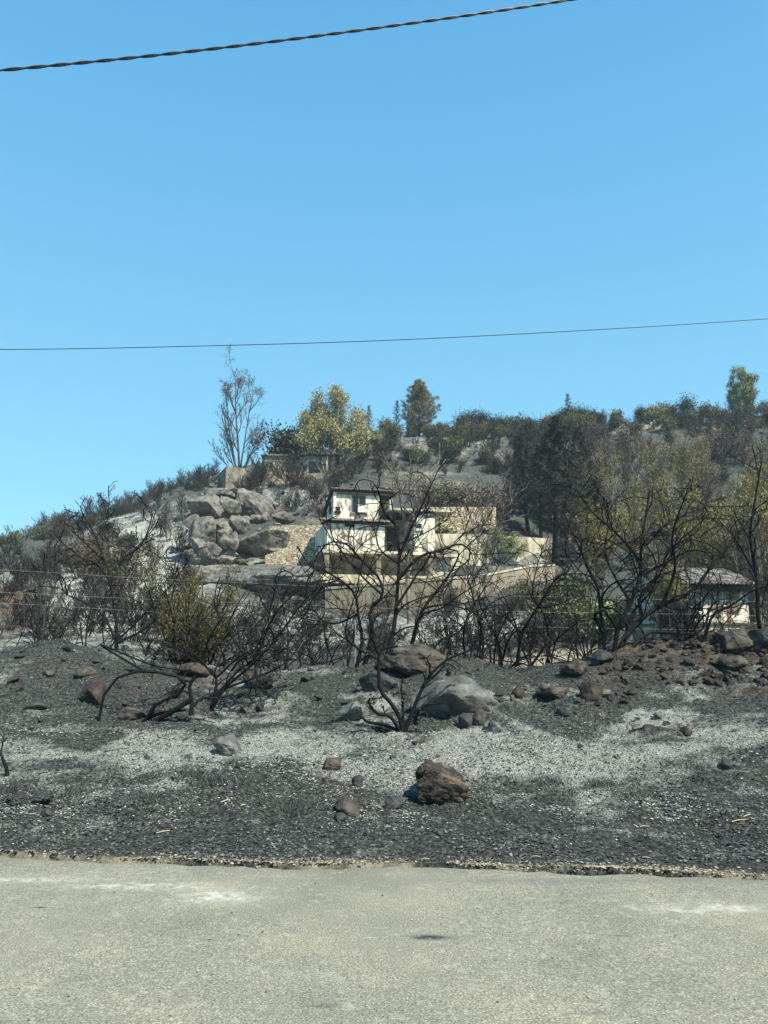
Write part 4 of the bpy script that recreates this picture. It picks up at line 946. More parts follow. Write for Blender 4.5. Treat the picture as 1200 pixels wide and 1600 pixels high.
wall('roadside_wall', [(600, 738, 752, 82), (650, 742, 755, 80), (700, 748, 762, 78), (745, 756, 772, 77)], .4, 'drystone_s', 'low pale stone wall curving along the upper track')
wall('garden_wall', [(868, 836, 876, 62), (920, 842, 876, 62.5)], .4, 'drystone', 'rubble wall behind the dark burnt pines')
# terrace floors of the olive and the pergola shade are the ground itself
# ---- upper house at the skyline
uh = empty('hilltop_house', PU, math.radians(4), 'tan burnt house on the hilltop with a white framed window and collapsed roof', 'house')
ku = 88/F
def ux(px): return (px-350)*ku*1.0
def uz(py): return (752-py)*ku
MB().box(ux(408), ux(528), 1.5, 8, uz(752)-.5, uz(704)).build('wall', M['tanw'], uh)
MB().box(ux(470), ux(512), 1.3, 1.497, uz(750), uz(704)-.02).build('wall', M['cream'], uh)
window(uh, ux(481), ux(507), uz(738), uz(711), 1.3, fr=.16, proud=.06, mull=False)
MB().box(ux(426), ux(439), 1.2, 1.497, uz(741), uz(716)).build('door_panel', M['white_soot'], uh)
MB().prism([(ux(462), .7, uz(704)), (ux(534), .7, uz(702)), (ux(530), .7, uz(697)), (ux(500), .7, uz(692)), (ux(488), .7, uz(698)), (ux(470), .7, uz(700))], (0, 6.5, 0)).build('roof', M['tile'], uh)
MB().box(ux(405), ux(461), 1.2, 7, uz(704)+.003, uz(704)+.12).build('roof_slab', M['tanw'], uh)
pp = MB(); [pp.box(ux(470)+i*1.1, ux(470)+i*1.1+.12, .4, .697, uz(705), uz(703)) for i in range(4)]; pp.build('roof_beams', M['soot'], uh)
MB().box(ux(512), ux(515), .8, 1.0, uz(750), uz(704)).build('column', M['white_soot'], uh)
wall('corner_wall', [(353, 728, 758, 85), (375, 731, 758, 85), (410, 735, 758, 85.4), (470, 740, 756, 86), (520, 738, 754, 86.5)], 0.35, 'tanw', 'cream corner wall of the hilltop house above the boulder outcrop')
o = wall('corner_wall', [(331, 752, 775, 92), (352, 729, 775, 85.0)], .35, 'greyw', 'dark shaded sloping wall left of the hilltop house corner')  # darker material than the lit corner wall, shade of this side put in colour
# ---- small house on the right
rh = empty('small_house', PR, math.radians(10), 'small white sooty house with an ash covered tile roof at the right edge', 'house')
kr = 34/F
def rx(px): return (px-1100)*kr
def rz_(py): return (1003-py)*kr
MB().box(rx(1062), rx(1182), .3, 5, rz_(1010), rz_(976)).build('base_wall', M['yellow'], rh)
MB().box(rx(1058), rx(1185), .2, 5.05, rz_(976)+.003, rz_(976)+.09).build('ledge', M['tile'], rh)
MB().box(rx(1066), rx(1178), .4, 4.9, rz_(976)+.093, rz_(921)).build('wall', M['white'], rh)
MB().box(rx(1146), rx(1162), .3, .397, rz_(956), rz_(924)).build('window_shutter', M['greyw'], rh)
MB().box(rx(1140), rx(1145), .36, .397, rz_(972), rz_(927)).build('rust_streak', M['red'], rh)
window(rh, rx(1078), rx(1098), rz_(958), rz_(934), .4, fr=.06)
MB().box(rx(1110), rx(1183), .12, .397, rz_(921)-.10, rz_(921)+.12).build('fascia', M['soot'], rh)
MB().box(rx(1052), rx(1186), .0, 5.1, rz_(921)+.123, rz_(921)+.19).build('roof_deck', M['soot'], rh)
tile_roof('roof', 4.2, 2.72, .95, 'tile_ash', rh, (rx(1048), -.17, rz_(921)+.22), pitch=.22)
tile_roof('roof', 4.2, 2.7, -.95, 'tile_ash', rh, (rx(1048), 2.57, rz_(921)+1.18), pitch=.22)
MB().prism([(rx(1050), 0.05, rz_(921)+.2), (rx(1050), 5.05, rz_(921)+.2), (rx(1050), 2.55, rz_(921)+1.08)], (4.0, 0, 0)).build('gable', M['white_soot'], rh)
# ================================================================ PLANTING
def catmull(P, n):
    P = [P[0]+(P[0]-P[1])]+P+[P[-1]+(P[-1]-P[-2])]; out = []
    for i in range(n):
        t = i/(n-1)*(len(P)-3); k = min(int(t), len(P)-4); f = t-k
        a, b, c, d = P[k:k+4]; out.append(.5*((2*b)+(c-a)*f+(2*a-5*b+4*c-d)*f*f+(3*b-a-3*c+d)*f**3))
    return out
def traced_shrub(name, root_px, Y, stems, seed, label, cat='shrub', mats=('char', 'char_twig'), dens=1.0, sub=(.45, .9), group=None, curl=.9, fine=.0045, up=.15, depth=.9, tn=1.0, taper=.8):
    """stems: list of (width in px, [(px,py),...]) from the foot outwards; each stem wanders in depth too"""
    r = random.Random(seed); g = hit(*root_px) if Y is None else onground(root_px[0], Y); Y = g.y
    rt = empty(name, g, 0, label, cat, group); S0, S1, S2 = [], [], []
    P = [dict(seg=9, wob=.20, curl=curl*1.9, up=up, n=(2, 4), ang=(25, 70), len=(.4, .7), t0=.15, rr=.6, tip=.4),
         dict(seg=5, wob=.25, curl=curl, up=up, n=(1, 3), ang=(25, 65), len=(.3, .6), t0=.2, rr=.55, tip=.45),
         dict(seg=4, wob=.3, curl=.9, up=0, tip=.5)]
    for wpx, line in stems:
        dy = r.uniform(-depth, depth); pts = []; N = len(line)
        for i, (x, y) in enumerate(line):
            t = i/max(1, N-1); q = at(x, y, Y+dy*t**1.2); pts.append(q)
        n = max(8, 3*N+2); C_ = catmull(pts, n); rad = wpx*Y/F/2*tn*.74
        jit = [r.uniform(-.006, .006) for _ in range(3*n)]
        C_ = [c+Vector(jit[3*i:3*i+3]) for i, c in enumerate(C_)]
        if n > 14: C_ = catmull(pts, 14); n = 14
        C_ = catmull(C_, 14); n = 14
        R = [rad*(1.08-taper*(i/(n-1))**.85) for i in range(n)]
        S0.append(([tuple(c-g) for c in C_], R)); out = [[], [], []]
        L = sum((C_[i+1]-C_[i]).length for i in range(n-1))
        nb = int(dens*(3+L*2.9))
        for j in range(nb):
            t = .18+.82*(j+r.random())/nb; k = min(n-2, int(t*(n-1))); p = C_[k].lerp(C_[k+1], r.random()); d = (C_[k+1]-C_[k]).normalized()
            side = d.cross(rvec(r)).normalized(); a = math.radians(r.uniform(25, 65)); d = d*math.cos(a)+side*math.sin(a)
            grow(r, p-g, d, r.uniform(*sub)*min(1.4, .5+L*.35)*(1.1-.5*t), min(R[k]*.55, rad*.34), 0, P, out)
        S1 += out[0]; S2 += out[1]+out[2]
    S1 = [(p, [max(x, fine*1.5) for x in q]) for p, q in S1]; S2 = [(p, [max(x, fine) for x in q]) for p, q in S2]
    for p_, r_ in S0: link('stem', tube_mesh('stem', [(p_, r_)], 8), M[mats[0]], rt)
    if S1: link('branches', tube_mesh('branches', S1, 5), M[mats[0]], rt)
    if S2: link('twigs', tube_mesh('twigs', S2, 3), M[mats[1]], rt)
    return rt
# the big shrub left of centre
traced_shrub('charred_shrub', (182, 1012), 19, [
 (8, [(182, 1015), (181, 960), (172, 910), (165, 880), (135, 850), (110, 828)]), (5, [(172, 915), (190, 875), (222, 850), (238, 800), (222, 785)]),
 (4, [(165, 880), (150, 840), (130, 805), (118, 800)]), (5, [(180, 1000), (160, 960), (120, 935), (100, 925), (88, 880), (85, 850)]),
 (4, [(184, 1000), (215, 970), (262, 920), (285, 890), (300, 860)]), (5, [(183, 1005), (230, 980), (266, 940), (272, 900), (262, 870)]),
 (3, [(105, 930), (96, 900), (62, 890), (45, 893)]), (4, [(178, 940), (200, 900), (215, 870), (222, 830)]), (4, [(170, 905), (150, 880), (128, 872), (100, 850), (92, 838)]),
 (3, [(150, 840), (165, 820), (170, 790), (160, 780)])], 1001, 'large charred shrub with open forked branches behind the left mound', dens=.8, sub=(.4, .8), fine=.008)
traced_shrub('charred_sapling', (62, 1015), 17, [(4, [(62, 1012), (55, 970), (40, 935), (35, 925)]), (3, [(55, 975), (62, 950), (60, 935)])], 1002, 'thin leaning charred sapling behind the far left of the mound', dens=.7, fine=.007)
# fallen curved branches on the mound
traced_shrub('fallen_branches', (240, 1128), None, [
 (7, [(300, 1092), (275, 1108), (245, 1125), (215, 1142), (185, 1145), (160, 1160)]), (5, [(182, 1165), (205, 1142), (232, 1120), (245, 1098), (262, 1093), (285, 1080), (288, 1062), (260, 1053), (225, 1048), (190, 1055), (165, 1080), (155, 1120), (152, 1165)]),
 (6, [(298, 1118), (300, 1095), (296, 1075), (305, 1055)]), (5, [(212, 1150), (218, 1135), (235, 1120), (262, 1112), (290, 1110)]), (4, [(300, 1105), (315, 1092), (340, 1090), (365, 1085)]),
 (3, [(225, 1048), (180, 1022), (160, 1008), (235, 1038), (290, 1048)])], 1003, 'fallen charred branches curling in a hoop over the left mound', 'branches', dens=.35, sub=(.2, .5), curl=1.4, fine=.005, depth=.3, tn=1.6, taper=.45)
traced_shrub('charred_sprout', (10, 1215), None, [(9, [(12, 1216), (8, 1195), (2, 1180), (-6, 1165)])], 1004, 'short charred sprout cut off by the left edge', 'sprout', dens=.4, depth=.1)
# shrub with long diagonals at 330
traced_shrub('charred_shrub', (328, 1112), None, [
 (9, [(326, 1115), (335, 1090), (338, 1060), (330, 1045)]), (7, [(330, 1110), (352, 1075), (392, 1040), (430, 1000), (470, 945), (500, 915)]), (6, [(335, 1090), (370, 1050), (400, 1025), (430, 960), (470, 920), (505, 905)]),
 (5, [(338, 1060), (300, 1020), (265, 1010), (250, 1035)]), (5, [(337, 1060), (385, 1020), (400, 1045), (392, 1072)]), (4, [(390, 1040), (372, 1010), (340, 960), (345, 935)]), (4, [(430, 1000), (420, 970), (428, 930), (440, 890)]),
 (5, [(352, 1075), (395, 1060), (440, 1040), (470, 1010), (500, 985)]), (4, [(335, 1050), (355, 1010), (375, 1000), (385, 960)])], 1005, 'charred shrub reaching long diagonal branches to the right from the crest', dens=1.0, curl=1.2, fine=.0055)
traced_shrub('charred_shrub', (350, 1075), 14.2, [
 (5, [(352, 1075), (350, 1030), (335, 990), (310, 960)]), (5, [(352, 1070), (375, 1020), (372, 980), (390, 940)]), (4, [(350, 1060), (300, 1030), (270, 1000), (300, 985), (345, 940)]), (4, [(352, 1070), (400, 1040), (420, 1030)])], 1006, 'tangled grey twigged shrub beside the green scorched bush', mats=('char', 'ash_twig'), dens=.9, curl=1.2, fine=.005)
# the centre shrub in front of the house
traced_shrub('charred_shrub', (602, 1035), 13.4, [
 (11, [(600, 1040), (612, 1000), (618, 960), (622, 905), (624, 860), (618, 820), (610, 775)]), (10, [(568, 1046), (582, 990), (578, 955), (598, 930), (590, 900), (565, 875), (530, 862)]), (9, [(636, 1040), (648, 990), (662, 950), (690, 915), (712, 880), (716, 862), (700, 858)]),
 (7, [(622, 905), (655, 870), (690, 860), (718, 850), (735, 862), (728, 880), (705, 893)]), (8, [(556, 1046), (566, 1000), (560, 965), (555, 930), (530, 905), (495, 890), (478, 912)]), (6, [(590, 900), (560, 870), (540, 850), (510, 850), (486, 885), (470, 900)]),
 (7, [(624, 870), (640, 830), (655, 800), (668, 770), (680, 745)]), (6, [(618, 820), (600, 800), (592, 770), (582, 752)]), (6, [(640, 1020), (655, 965), (690, 950), (718, 930), (760, 905)]), (5, [(598, 930), (570, 905), (540, 870), (520, 840), (515, 812)]),
 (6, [(600, 1035), (555, 1010), (540, 990), (548, 950), (560, 920)]), (6, [(655, 1036), (690, 1000), (720, 985), (735, 950), (722, 920)]), (5, [(622, 880), (595, 860), (585, 830), (570, 810)]), (6, [(618, 950), (650, 900), (672, 865), (640, 850)]),
 (5, [(662, 950), (700, 945), (745, 960), (770, 990)]), (4, [(624, 850), (660, 835), (690, 815), (700, 790)]), (5, [(560, 960), (520, 975), (495, 960), (480, 930)]), (4, [(530, 905), (500, 920), (480, 960), (490, 990)])],
 1007, 'largest charred shrub with looping branches standing in front of the white house', dens=.8, sub=(.45, .95), curl=1.3, fine=.006)
# ashen stump with stems on the slope
traced_shrub('charred_stump', (628, 1146), None, [
 (10, [(628, 1148), (626, 1125), (612, 1100), (594, 1078), (592, 1050), (592, 1022), (604, 1012), (622, 1010)]), (9, [(632, 1146), (645, 1110), (660, 1075), (672, 1055), (700, 1030), (735, 1016)]), (7, [(650, 1132), (652, 1115), (668, 1102), (695, 1098)]),
 (8, [(628, 1148), (610, 1120), (590, 1115), (576, 1098), (578, 1092)]), (8, [(629, 1146), (600, 1132), (575, 1128), (562, 1118)]), (6, [(630, 1146), (630, 1110), (627, 1080), (629, 1060)]), (6, [(592, 1022), (582, 1000), (575, 985)]),
 (7, [(628, 1149), (606, 1140), (585, 1138)]), (5, [(672, 1055), (670, 1035), (655, 1020)]), (6, [(662, 1070), (690, 1045), (700, 1020), (705, 1000)])], 1008, 'charred stump with a fan of ashen stems on the slope above the brown rock', 'stump', mats=('char', 'ash_twig'), dens=.8, sub=(.12, .3), fine=.005, depth=.25, tn=1.0, taper=.6)
# arching shrub right of centre
traced_shrub('charred_shrub', (805, 1040), 14.5, [
 (7, [(808, 1040), (815, 990), (840, 950), (868, 905), (890, 890), (870, 870)]), (6, [(806, 1040), (812, 1000), (800, 960), (790, 935)]), (5, [(840, 950), (870, 945), (900, 930), (920, 905)]), (5, [(785, 1040), (778, 1000), (760, 970), (745, 930)]),
 (5, [(830, 1040), (855, 1000), (850, 960), (832, 930), (838, 890), (850, 850)]), (4, [(815, 990), (790, 965), (770, 965), (758, 1000)]), (4, [(860, 1045), (870, 1000), (905, 980), (930, 1000)])], 1009, 'arching charred shrub between the centre shrub and the big right shrub', dens=1.2, curl=1.3, fine=.0055)
# the big right shrub
traced_shrub('charred_shrub', (962, 1035), 12.6, [
 (12, [(962, 1036), (975, 1000), (1005, 965), (1035, 945), (1080, 925), (1115, 880), (1150, 840), (1180, 800)]), (9, [(938, 1034), (946, 995), (938, 960), (935, 920), (922, 895), (908, 860), (912, 840), (930, 855), (925, 880)]),
 (10, [(958, 1036), (965, 985), (985, 940), (1000, 900), (1002, 850), (1010, 800), (1015, 765)]), (8, [(970, 1036), (1010, 990), (1060, 990), (1095, 985), (1110, 950), (1118, 920)]), (7, [(1002, 900), (995, 870), (960, 830), (925, 800), (905, 770)]),
 (8, [(946, 995), (935, 975), (930, 960), (955, 950), (975, 965), (985, 985)]), (7, [(1010, 850), (1040, 820), (1080, 800), (1110, 790)]), (6, [(985, 940), (960, 900), (945, 860), (950, 820), (940, 780)]), (7, [(1035, 945), (1055, 890), (1050, 840), (1065, 790), (1075, 765)]),
 (6, [(1000, 900), (1040, 880), (1080, 860), (1130, 870)]), (6, [(1005, 965), (1000, 930), (1030, 900), (1045, 860), (1090, 830), (1100, 790)]), (6, [(965, 985), (940, 940), (960, 910), (990, 905)]), (5, [(935, 870), (960, 850), (1000, 845), (1025, 830)]),
 (7, [(975, 1000), (990, 955), (1020, 920), (1025, 880), (1010, 850)]), (5, [(908, 860), (890, 820), (880, 790), (905, 775)])],
 1010, 'big spreading charred shrub with many looping branches on the right crest', dens=.95, sub=(.5, 1.0), curl=1.3, fine=.0055)
traced_shrub('charred_sapling', (1190, 1010), 12.0, [(10, [(1196, 1010), (1185, 970), (1182, 900), (1172, 840), (1180, 780), (1190, 720)]), (6, [(1100, 1000), (1115, 960), (1145, 945), (1172, 925), (1200, 915), (1220, 905)]), (5, [(1182, 900), (1160, 860), (1140, 830), (1120, 810)]), (4, [(1200, 1055), (1160, 1035), (1140, 1000), (1142, 970), (1165, 955)])],
 1011, 'tall charred sapling at the right edge with a branch sweeping over the rubble', dens=.8, curl=.9, fine=.005)
# pale bare trunks behind the centre shrub
for j, (px, Y, tp, lb, st) in enumerate([(640, 40, 745, 'pale bare tree directly behind the centre shrub', [(10, [(640, 980), (637, 900), (640, 850), (650, 810), (660, 780), (684, 725)]), (6, [(640, 850), (628, 800), (622, 760), (610, 725)]), (5, [(650, 810), (640, 770), (645, 730)])]),
        (745, 42, 780, 'slim pale bare tree left of the olive tree', [(7, [(742, 975), (741, 900), (748, 850), (760, 800), (770, 770)]), (4, [(748, 850), (735, 810), (728, 785)])]),
        (852, 44, 0, 'pale bare trunk in front of the grey tan retaining wall', [(6, [(742+20, 980), (738+20, 910), (742+20, 850), (760+10, 790)]), (4, [(762, 860), (785, 800), (805, 780)])])]):
    traced_shrub('bare_tree', (st[0][1][0][0], 990), Y, st, 1020+j, lb, 'tree', mats=('bark_pale', 'ash_twig'), dens=1.0, sub=(.8, 1.8), curl=.4, fine=.012, up=.6, depth=1.2)

ra = np.random.default_rng(55)
for j, px in enumerate([30, 95, 150, 235, 300, 395, 430, 465, 500, 535, 680, 715, 745, 770, 835, 870, 905, 925, 1010, 1045, 1080, 1110, 1150]):
    v = onground(px+ra.uniform(-8, 8), ra.uniform(13.6, 19)); s = ra.uniform(.55, .95) if px < 300 else ra.uniform(.65, 1.05)
    q = to_px(*v); place(AS[j % 3], v-Vector((0, 0, .05)), ra.random()*6.28, s, f"{'low' if s < .75 else 'taller'} arching charred shrub {whereabouts(q[0], q[1])}", 'shrub', 'arching charred shrubs along the crest')
# green scorched leaning bush
def leaning_bush():
    g = onground(268, 16.5); root = empty('green_scorched_bush', g, 0, 'large leaning bush of scorched yellow green leaves behind the left mound', 'bush')
    r = random.Random(5); stems = []
    for i in range(20):
        stems.append(((r.uniform(-.3, .5), r.uniform(-.3, .3), -.2), (r.uniform(-.1, .75), r.uniform(-.35, .35), 1), r.uniform(1.2, 2.5), .03))
    P = [dict(seg=7, wob=.12, curl=.3, up=.2, n=(7, 9), ang=(20, 50), len=(.3, .5), t0=.2, rr=.5), dict(seg=4, wob=.2, curl=.3, up=.3, n=(3, 4), ang=(20, 50), len=(.4, .6), t0=.2, rr=.5), dict(seg=3, wob=.2, curl=.3, up=.2)]
    o = grow_tree(77, stems, P); nr = np.random.default_rng(7)
    link('trunk', tube_mesh('trunk', o[0], 5), M['char'], root); link('twigs', mesh_np('twigs', *(lambda a: (a[0], [a[1]]))(tubes([(p, [max(x, .006) for x in q]) for p, q in o[1]]+[(p, [max(x, .004) for x in q]) for p, q in o[2]], 3)), True), M['char_twig'], root)
    tips = [t for t in stems_tips(o, 2, (1, 3))]
    tips = [t for t in tips if t[0] < 1.0+.3*t[2] and (t[2] > .4 or nr.random() < .4)]
    leaf_part('crown', [leafcloud(nr, tips, 34, (.085, .085, .085), .027, .25, -.6)], M['leaf_moss'], root)
leaning_bush()

# scatter copies over the hillside
CNT = {}
def scatter(n, seed, protos, x0, x1, y0, y1, sc, word, group, cat='shrub', maxY=150, minY=14, dist=0):
    r = np.random.default_rng(seed); xs = r.uniform(x0, x1, n); ys = y0+(y1-y0)*(np.arange(n)+r.random(n))/n
    P, ok = hits(xs, ys, minY, maxY); order = np.argsort(-P[:, 1])
    for i in order:
        if not ok[i] or P[i, 1] < minY: continue
        p = protos[r.integers(len(protos))]; s = r.uniform(*sc)
        hw = 'low' if s < sc[0]+(sc[1]-sc[0])*.33 else ('mid sized' if s < sc[0]+(sc[1]-sc[0])*.66 else 'tall')
        place(p, (P[i, 0], P[i, 1], hz(P[i, 0], P[i, 1])-.05), r.random()*6.28, s, f'{hw} {word} {whereabouts(xs[i], ys[i])}', cat, group)
def onridge(px, back=0):
    """skyline point of the ground in column px"""
    Ys = np.arange(60, 150, 1.0); X = (px-600)/F*Ys*1.037; Z = H(X, Ys, False); a = (Z-CAMZ)/Ys; k = max(0, int(a.argmax())-back)
    return Vector((X[k], Ys[k], Z[k]))
def ridge(n, seed, protos, x0, x1, sc, word, group, cat='shrub', back=4, jit=6):
    r = np.random.default_rng(seed)
    for i in range(n):
        px = x0+(x1-x0)*(i+r.random())/n; v = onridge(px, r.integers(0, jit)+back); p = protos[r.integers(len(protos))]; s = r.uniform(*sc)
        hw = 'low' if s < sc[0]+(sc[1]-sc[0])*.33 else ('mid sized' if s < sc[0]+(sc[1]-sc[0])*.66 else 'tall')
        q = to_px(*v)
        place(p, v-Vector((0, 0, .1)), r.random()*6.28, s, f'{hw} {word} {whereabouts(q[0], q[1])}', cat, group)
scatter(66, 1, BS+BG+BS, -20, 300, 860, 1010, (.45, 1.0), 'bare charred shrub', 'charred shrubs on the left ash slope', minY=20)
scatter(26, 2, BG, 0, 290, 900, 1010, (.45, .9), 'scorched grey shrub', 'grey shrubs on the left ash slope', minY=20)
ridge(78, 3, BS+BG+BG, 60, 345, (.8, 1.5), 'bare ridge shrub', 'bare shrubs on the left ridge', back=2, jit=14)
ridge(16, 4, DB+BB+GB, 70, 250, (.4, .8), 'leafy dark bush', 'dark bushes on the left ridge', 'bush', 4, 12)
ridge(12, 41, GB+BG, -30, 90, (.5, .9), 'small far bush', 'small bushes on the far left hill', 'bush', 2, 20)
scatter(26, 42, BB+RB+BG+BS+DB, -10, 200, 850, 920, (.6, 1.1), 'dull brown bush', 'brown bushes on the far left hillside', minY=35)
scatter(26, 5, BG+BS, 190, 340, 760, 890, (.6, 1.2), 'dense bare shrub', 'bare shrubs left of the outcrop', minY=45)
scatter(30, 6, BB+BS+RB, 375, 520, 745, 815, (.5, 1.15), 'brownish burnt shrub', 'burnt shrubs above the white house', minY=60)
for px, Y, s, pr, lb in [(455, 83, 1.9, BB[0], 'round brown burnt tree in front of the hilltop house'), (408, 84, 1.6, BB[1], 'dark burnt tree before the cream corner wall'), (540, 84, 1.5, BB[0], 'burnt shrub below the green eucalyptus'), (500, 82, 1.1, BS[0], 'black shrub under the hilltop house window'),
                       (470, 92, 3.2, DB[0], 'dense dark tree behind the hilltop house'), (450, 93, 2.6, DB[1], 'narrow dark tree behind the hilltop house')]:
    place(pr, onground(px, Y)-Vector((0, 0, .1)), px*.1, s, lb, 'tree', 'burnt trees round the hilltop house')
scatter(80, 7, BS+BG+DB+BB, 560, 800, 668, 745, (.5, 1.1), 'burnt shrub', 'burnt shrubs on the upper hill', minY=85)
scatter(12, 71, GB+BB, 560, 800, 672, 730, (.7, 1.2), 'dull green bush', 'green bushes on the upper hill', 'bush', minY=85)
ridge(10, 8, GB+BG, 560, 705, (.8, 1.3), 'rounded bush', 'bushes along the middle skyline', 'bush', 3, 6)
ridge(26, 9, [GB[0], GB[1], GB[1], DB[1]], 705, 945, (1.0, 1.55), 'rounded hedge bush', 'hedge bushes along the skyline', 'bush', 2, 6)
ridge(14, 10, BG+BS, 705, 945, (1.2, 1.7), 'bare twiggy bush', 'bare bushes before the skyline hedge', 'bush', 9, 8)
scatter(150, 11, BS+DB+BB+BG+RB+BB, 800, 1215, 645, 760, (.7, 1.7), 'dark burnt shrub', 'dark shrubs on the right upper hill', minY=80)
for px, s, pr, lb in [(968, 1.35, GB[0], 'round green bush on the skyline left of the prickly pears'), (1015, 1.7, GB[2], 'larger round olive bush behind the prickly pears'), (1045, 1.4, DB[0], 'dark bush right of the prickly pears'), (1075, 1.6, DB[1], 'upright dark bush on the right skyline'),
                    (1100, 1.4, GB[1], 'green bush left of the skyline eucalyptus'), (1125, 1.2, DB[0], 'low dark bush at the foot of the skyline eucalyptus')]:
    place(pr, onridge(px, 4)-Vector((0, 0, .15)), px*.3, s, lb, 'bush', 'bushes on the right skyline')
ridge(16, 101, [DB[0], GB[0], DB[1], BG[0]], 1030, 1215, (.7, 1.3), 'mixed dark bush', 'bushes on the right skyline', 'bush', 3, 8)
# bushes around the terraces
for px, Y, s, pr, lb in [(702, 60, 1.25, GB[1], 'dark green bush beside the stone wall right of the white house'), (760, 66, 1.7, RB[1], 'large russet burnt bush above the stone wall'), (735, 70, 1.5, BB[0], 'brown burnt bush left of the large russet bush'), (705, 76, 1.4, GB[0], 'dull olive bush below the upper roadside wall'),
                       (790, 70, 1.5, RB[0], 'russet bush left of the dark burnt pines'), (880, 47, 1.1, GB[2], 'pale green bush below the dark burnt pines'), (905, 44, 1.2, GB[0], 'green bush in front of the right trees'), (835, 47, .8, GB[1], 'small green bush over the end of the lighter retaining wall'), (812, 45, .7, BB[0], 'brown bush before the lighter retaining wall'), (700, 45.5, .7, BB[1], 'brown bush at the joint of the two retaining walls'), (925, 40, 1.3, FTG if 0 else GB[2], 'large pale olive bush before the right tree mass'), (860, 41, 1.0, GB[2], 'yellowish bush at the end of the retaining wall'), (885, 36, .9, GB[1], 'yellow green bush low behind the arching shrub')]:
    place(pr, onground(px, Y)-Vector((0, 0, .1)), px*.37, s, lb, 'bush', None)
scatter(30, 12, BG+BS, 380, 620, 960, 1035, (.35, .75), 'thin grey twiggy shrub', 'grey shrubs in the hollow behind the bank', minY=19, maxY=46)
scatter(18, 121, BG+BB, 620, 900, 960, 1035, (.35, .8), 'thin grey twiggy shrub', 'grey shrubs in the hollow behind the bank', minY=19, maxY=46)
scatter(16, 122, BG, 400, 520, 880, 960, (.5, .9), 'thin grey shrub', 'grey shrubs left of the retaining wall', minY=40)
# tree mass on the right
r9 = np.random.default_rng(99)
def trees(n, protos, xs, Ys, sc, word, group):
    L = sorted([(r9.uniform(*Ys), r9.uniform(*xs)) for _ in range(n)], reverse=True)
    for Y, px in L:
        pr = protos[r9.integers(len(protos))]; v = onground(px, Y); s = r9.uniform(*sc); q = to_px(*v)
        hw = 'low' if s < sc[0]+(sc[1]-sc[0])*.33 else ('mid sized' if s < sc[0]+(sc[1]-sc[0])*.66 else 'tall')
        place(pr, v-Vector((0, 0, .1)), r9.random()*6.28, s, f'{hw} {word} {whereabouts(q[0], q[1])}', 'tree', group)
trees(24, FT+[BT[1], BT[1]], (905, 1230), (66, 90), (.75, 1.1), 'far feathery tree', 'half burnt trees on the right slope')
trees(19, FT+[FTG, FTG, BT[1]], (910, 1230), (45, 64), (.75, 1.05), 'feathery yellow green tree', 'half burnt trees on the right slope')
trees(7, [FT[1], BT[0], FT[0]], (1090, 1240), (38, 46), (.8, 1.0), 'thin half burnt tree', 'half burnt trees on the right slope')
for px, Y, s, pr, lb in [(868, 56, 1.02, CD[0], 'tallest dark burnt pine with a thick leaning trunk'), (845, 62, .88, CD[1], 'dark burnt pine left of the tallest one'), (885, 65, 1.0, CD[1], 'dark burnt pine right of the tallest one'), (825, 68, .85, CD[0], 'leftmost dark burnt pine behind the olive tree'),
                       (908, 70, .95, CD[0], 'dark burnt pine beside the feathery trees'), (860, 74, .85, CD[1], 'far dark burnt pine in the middle of the stand'), (932, 60, .72, CD[1], 'smaller dark burnt pine at the right of the stand'), (812, 76, .7, CD[1], 'small dark burnt pine at the left of the stand')]:
    place(pr, onground(px, Y)-Vector((0, 0, .2)), px*.21, s, lb, 'tree', 'dark burnt pines right of the olive tree', tilt=.05)
for px, Y, s, pr, lb in [(930, 50, .85, FTG, 'bushy yellow green tree left of the big right shrub top'), (905, 58, .7, FTG, 'small yellow green tree at the foot of the pines'), (1190, 31, .62, BT[0], 'bare pale tree right of the small house'), (1060, 33, .55, BT[1], 'bare tree left of the small house'), (1058, 30, .75, DB[1], 'dark bush covering the left wall of the small house'), (1075, 29, .55, DB[0], 'low dark bush before the small house window'), (1050, 30.5, .42, FTG, 'thin leafy tree before the left wall of the small house'), (1030, 31, .5, FTG, 'yellow green tree hiding the left end of the small house')]:
    place(pr, onground(px, Y)-Vector((0, 0, .1)), px*.3, s, lb, 'tree', None)
# olive tree
def olive():
    g = onground(783, 54); root = empty('olive_tree', g, 0, 'small round green olive tree with a forked trunk on the ash terrace', 'tree')
    stems = [((0, 0, -.2), (-.7, 0, 1), 2.1, .13), ((0, 0, -.2), (.75, .1, 1), 2.3, .14), ((0, 0, -.2), (.1, .3, 1), 2.4, .12), ((0, 0, .1), (-.2, -.4, 1), 2.2, .10), ((.1, 0, .2), (1.4, 0, .7), 1.9, .09), ((0, 0, .2), (-1.3, 0, .7), 1.8, .09)]
    P = [dict(seg=7, wob=.15, curl=.3, up=.2, n=(8, 10), ang=(25, 60), len=(.35, .55), t0=.4, rr=.5), dict(seg=4, wob=.2, curl=.3, up=.1, n=(4, 5), ang=(25, 60), len=(.4, .6), t0=.2, rr=.5), dict(seg=3, wob=.2, curl=.3, up=-.3)]
    o = grow_tree(66, stems, P); nr = np.random.default_rng(66)
    link('trunk', tube_mesh('trunk', o[0], 7), M['bark_grey'], root); link('twigs', mesh_np('twigs', *(lambda a: (a[0], [a[1]]))(tubes([(p, [max(x, .008) for x in q]) for p, q in o[1]+o[2]] and [(p, [max(x, .01) for x in q]) for p, q in o[1]], 3)), True), M['ash_twig'], root)
    leaf_part('crown', [leafcloud(nr, [t for t in stems_tips(o, 2, (1, 3)) if nr.random() < .8], 12, (.15, .15, .15), .075, .3, .6)], M['leaf_olive'], root)
olive()
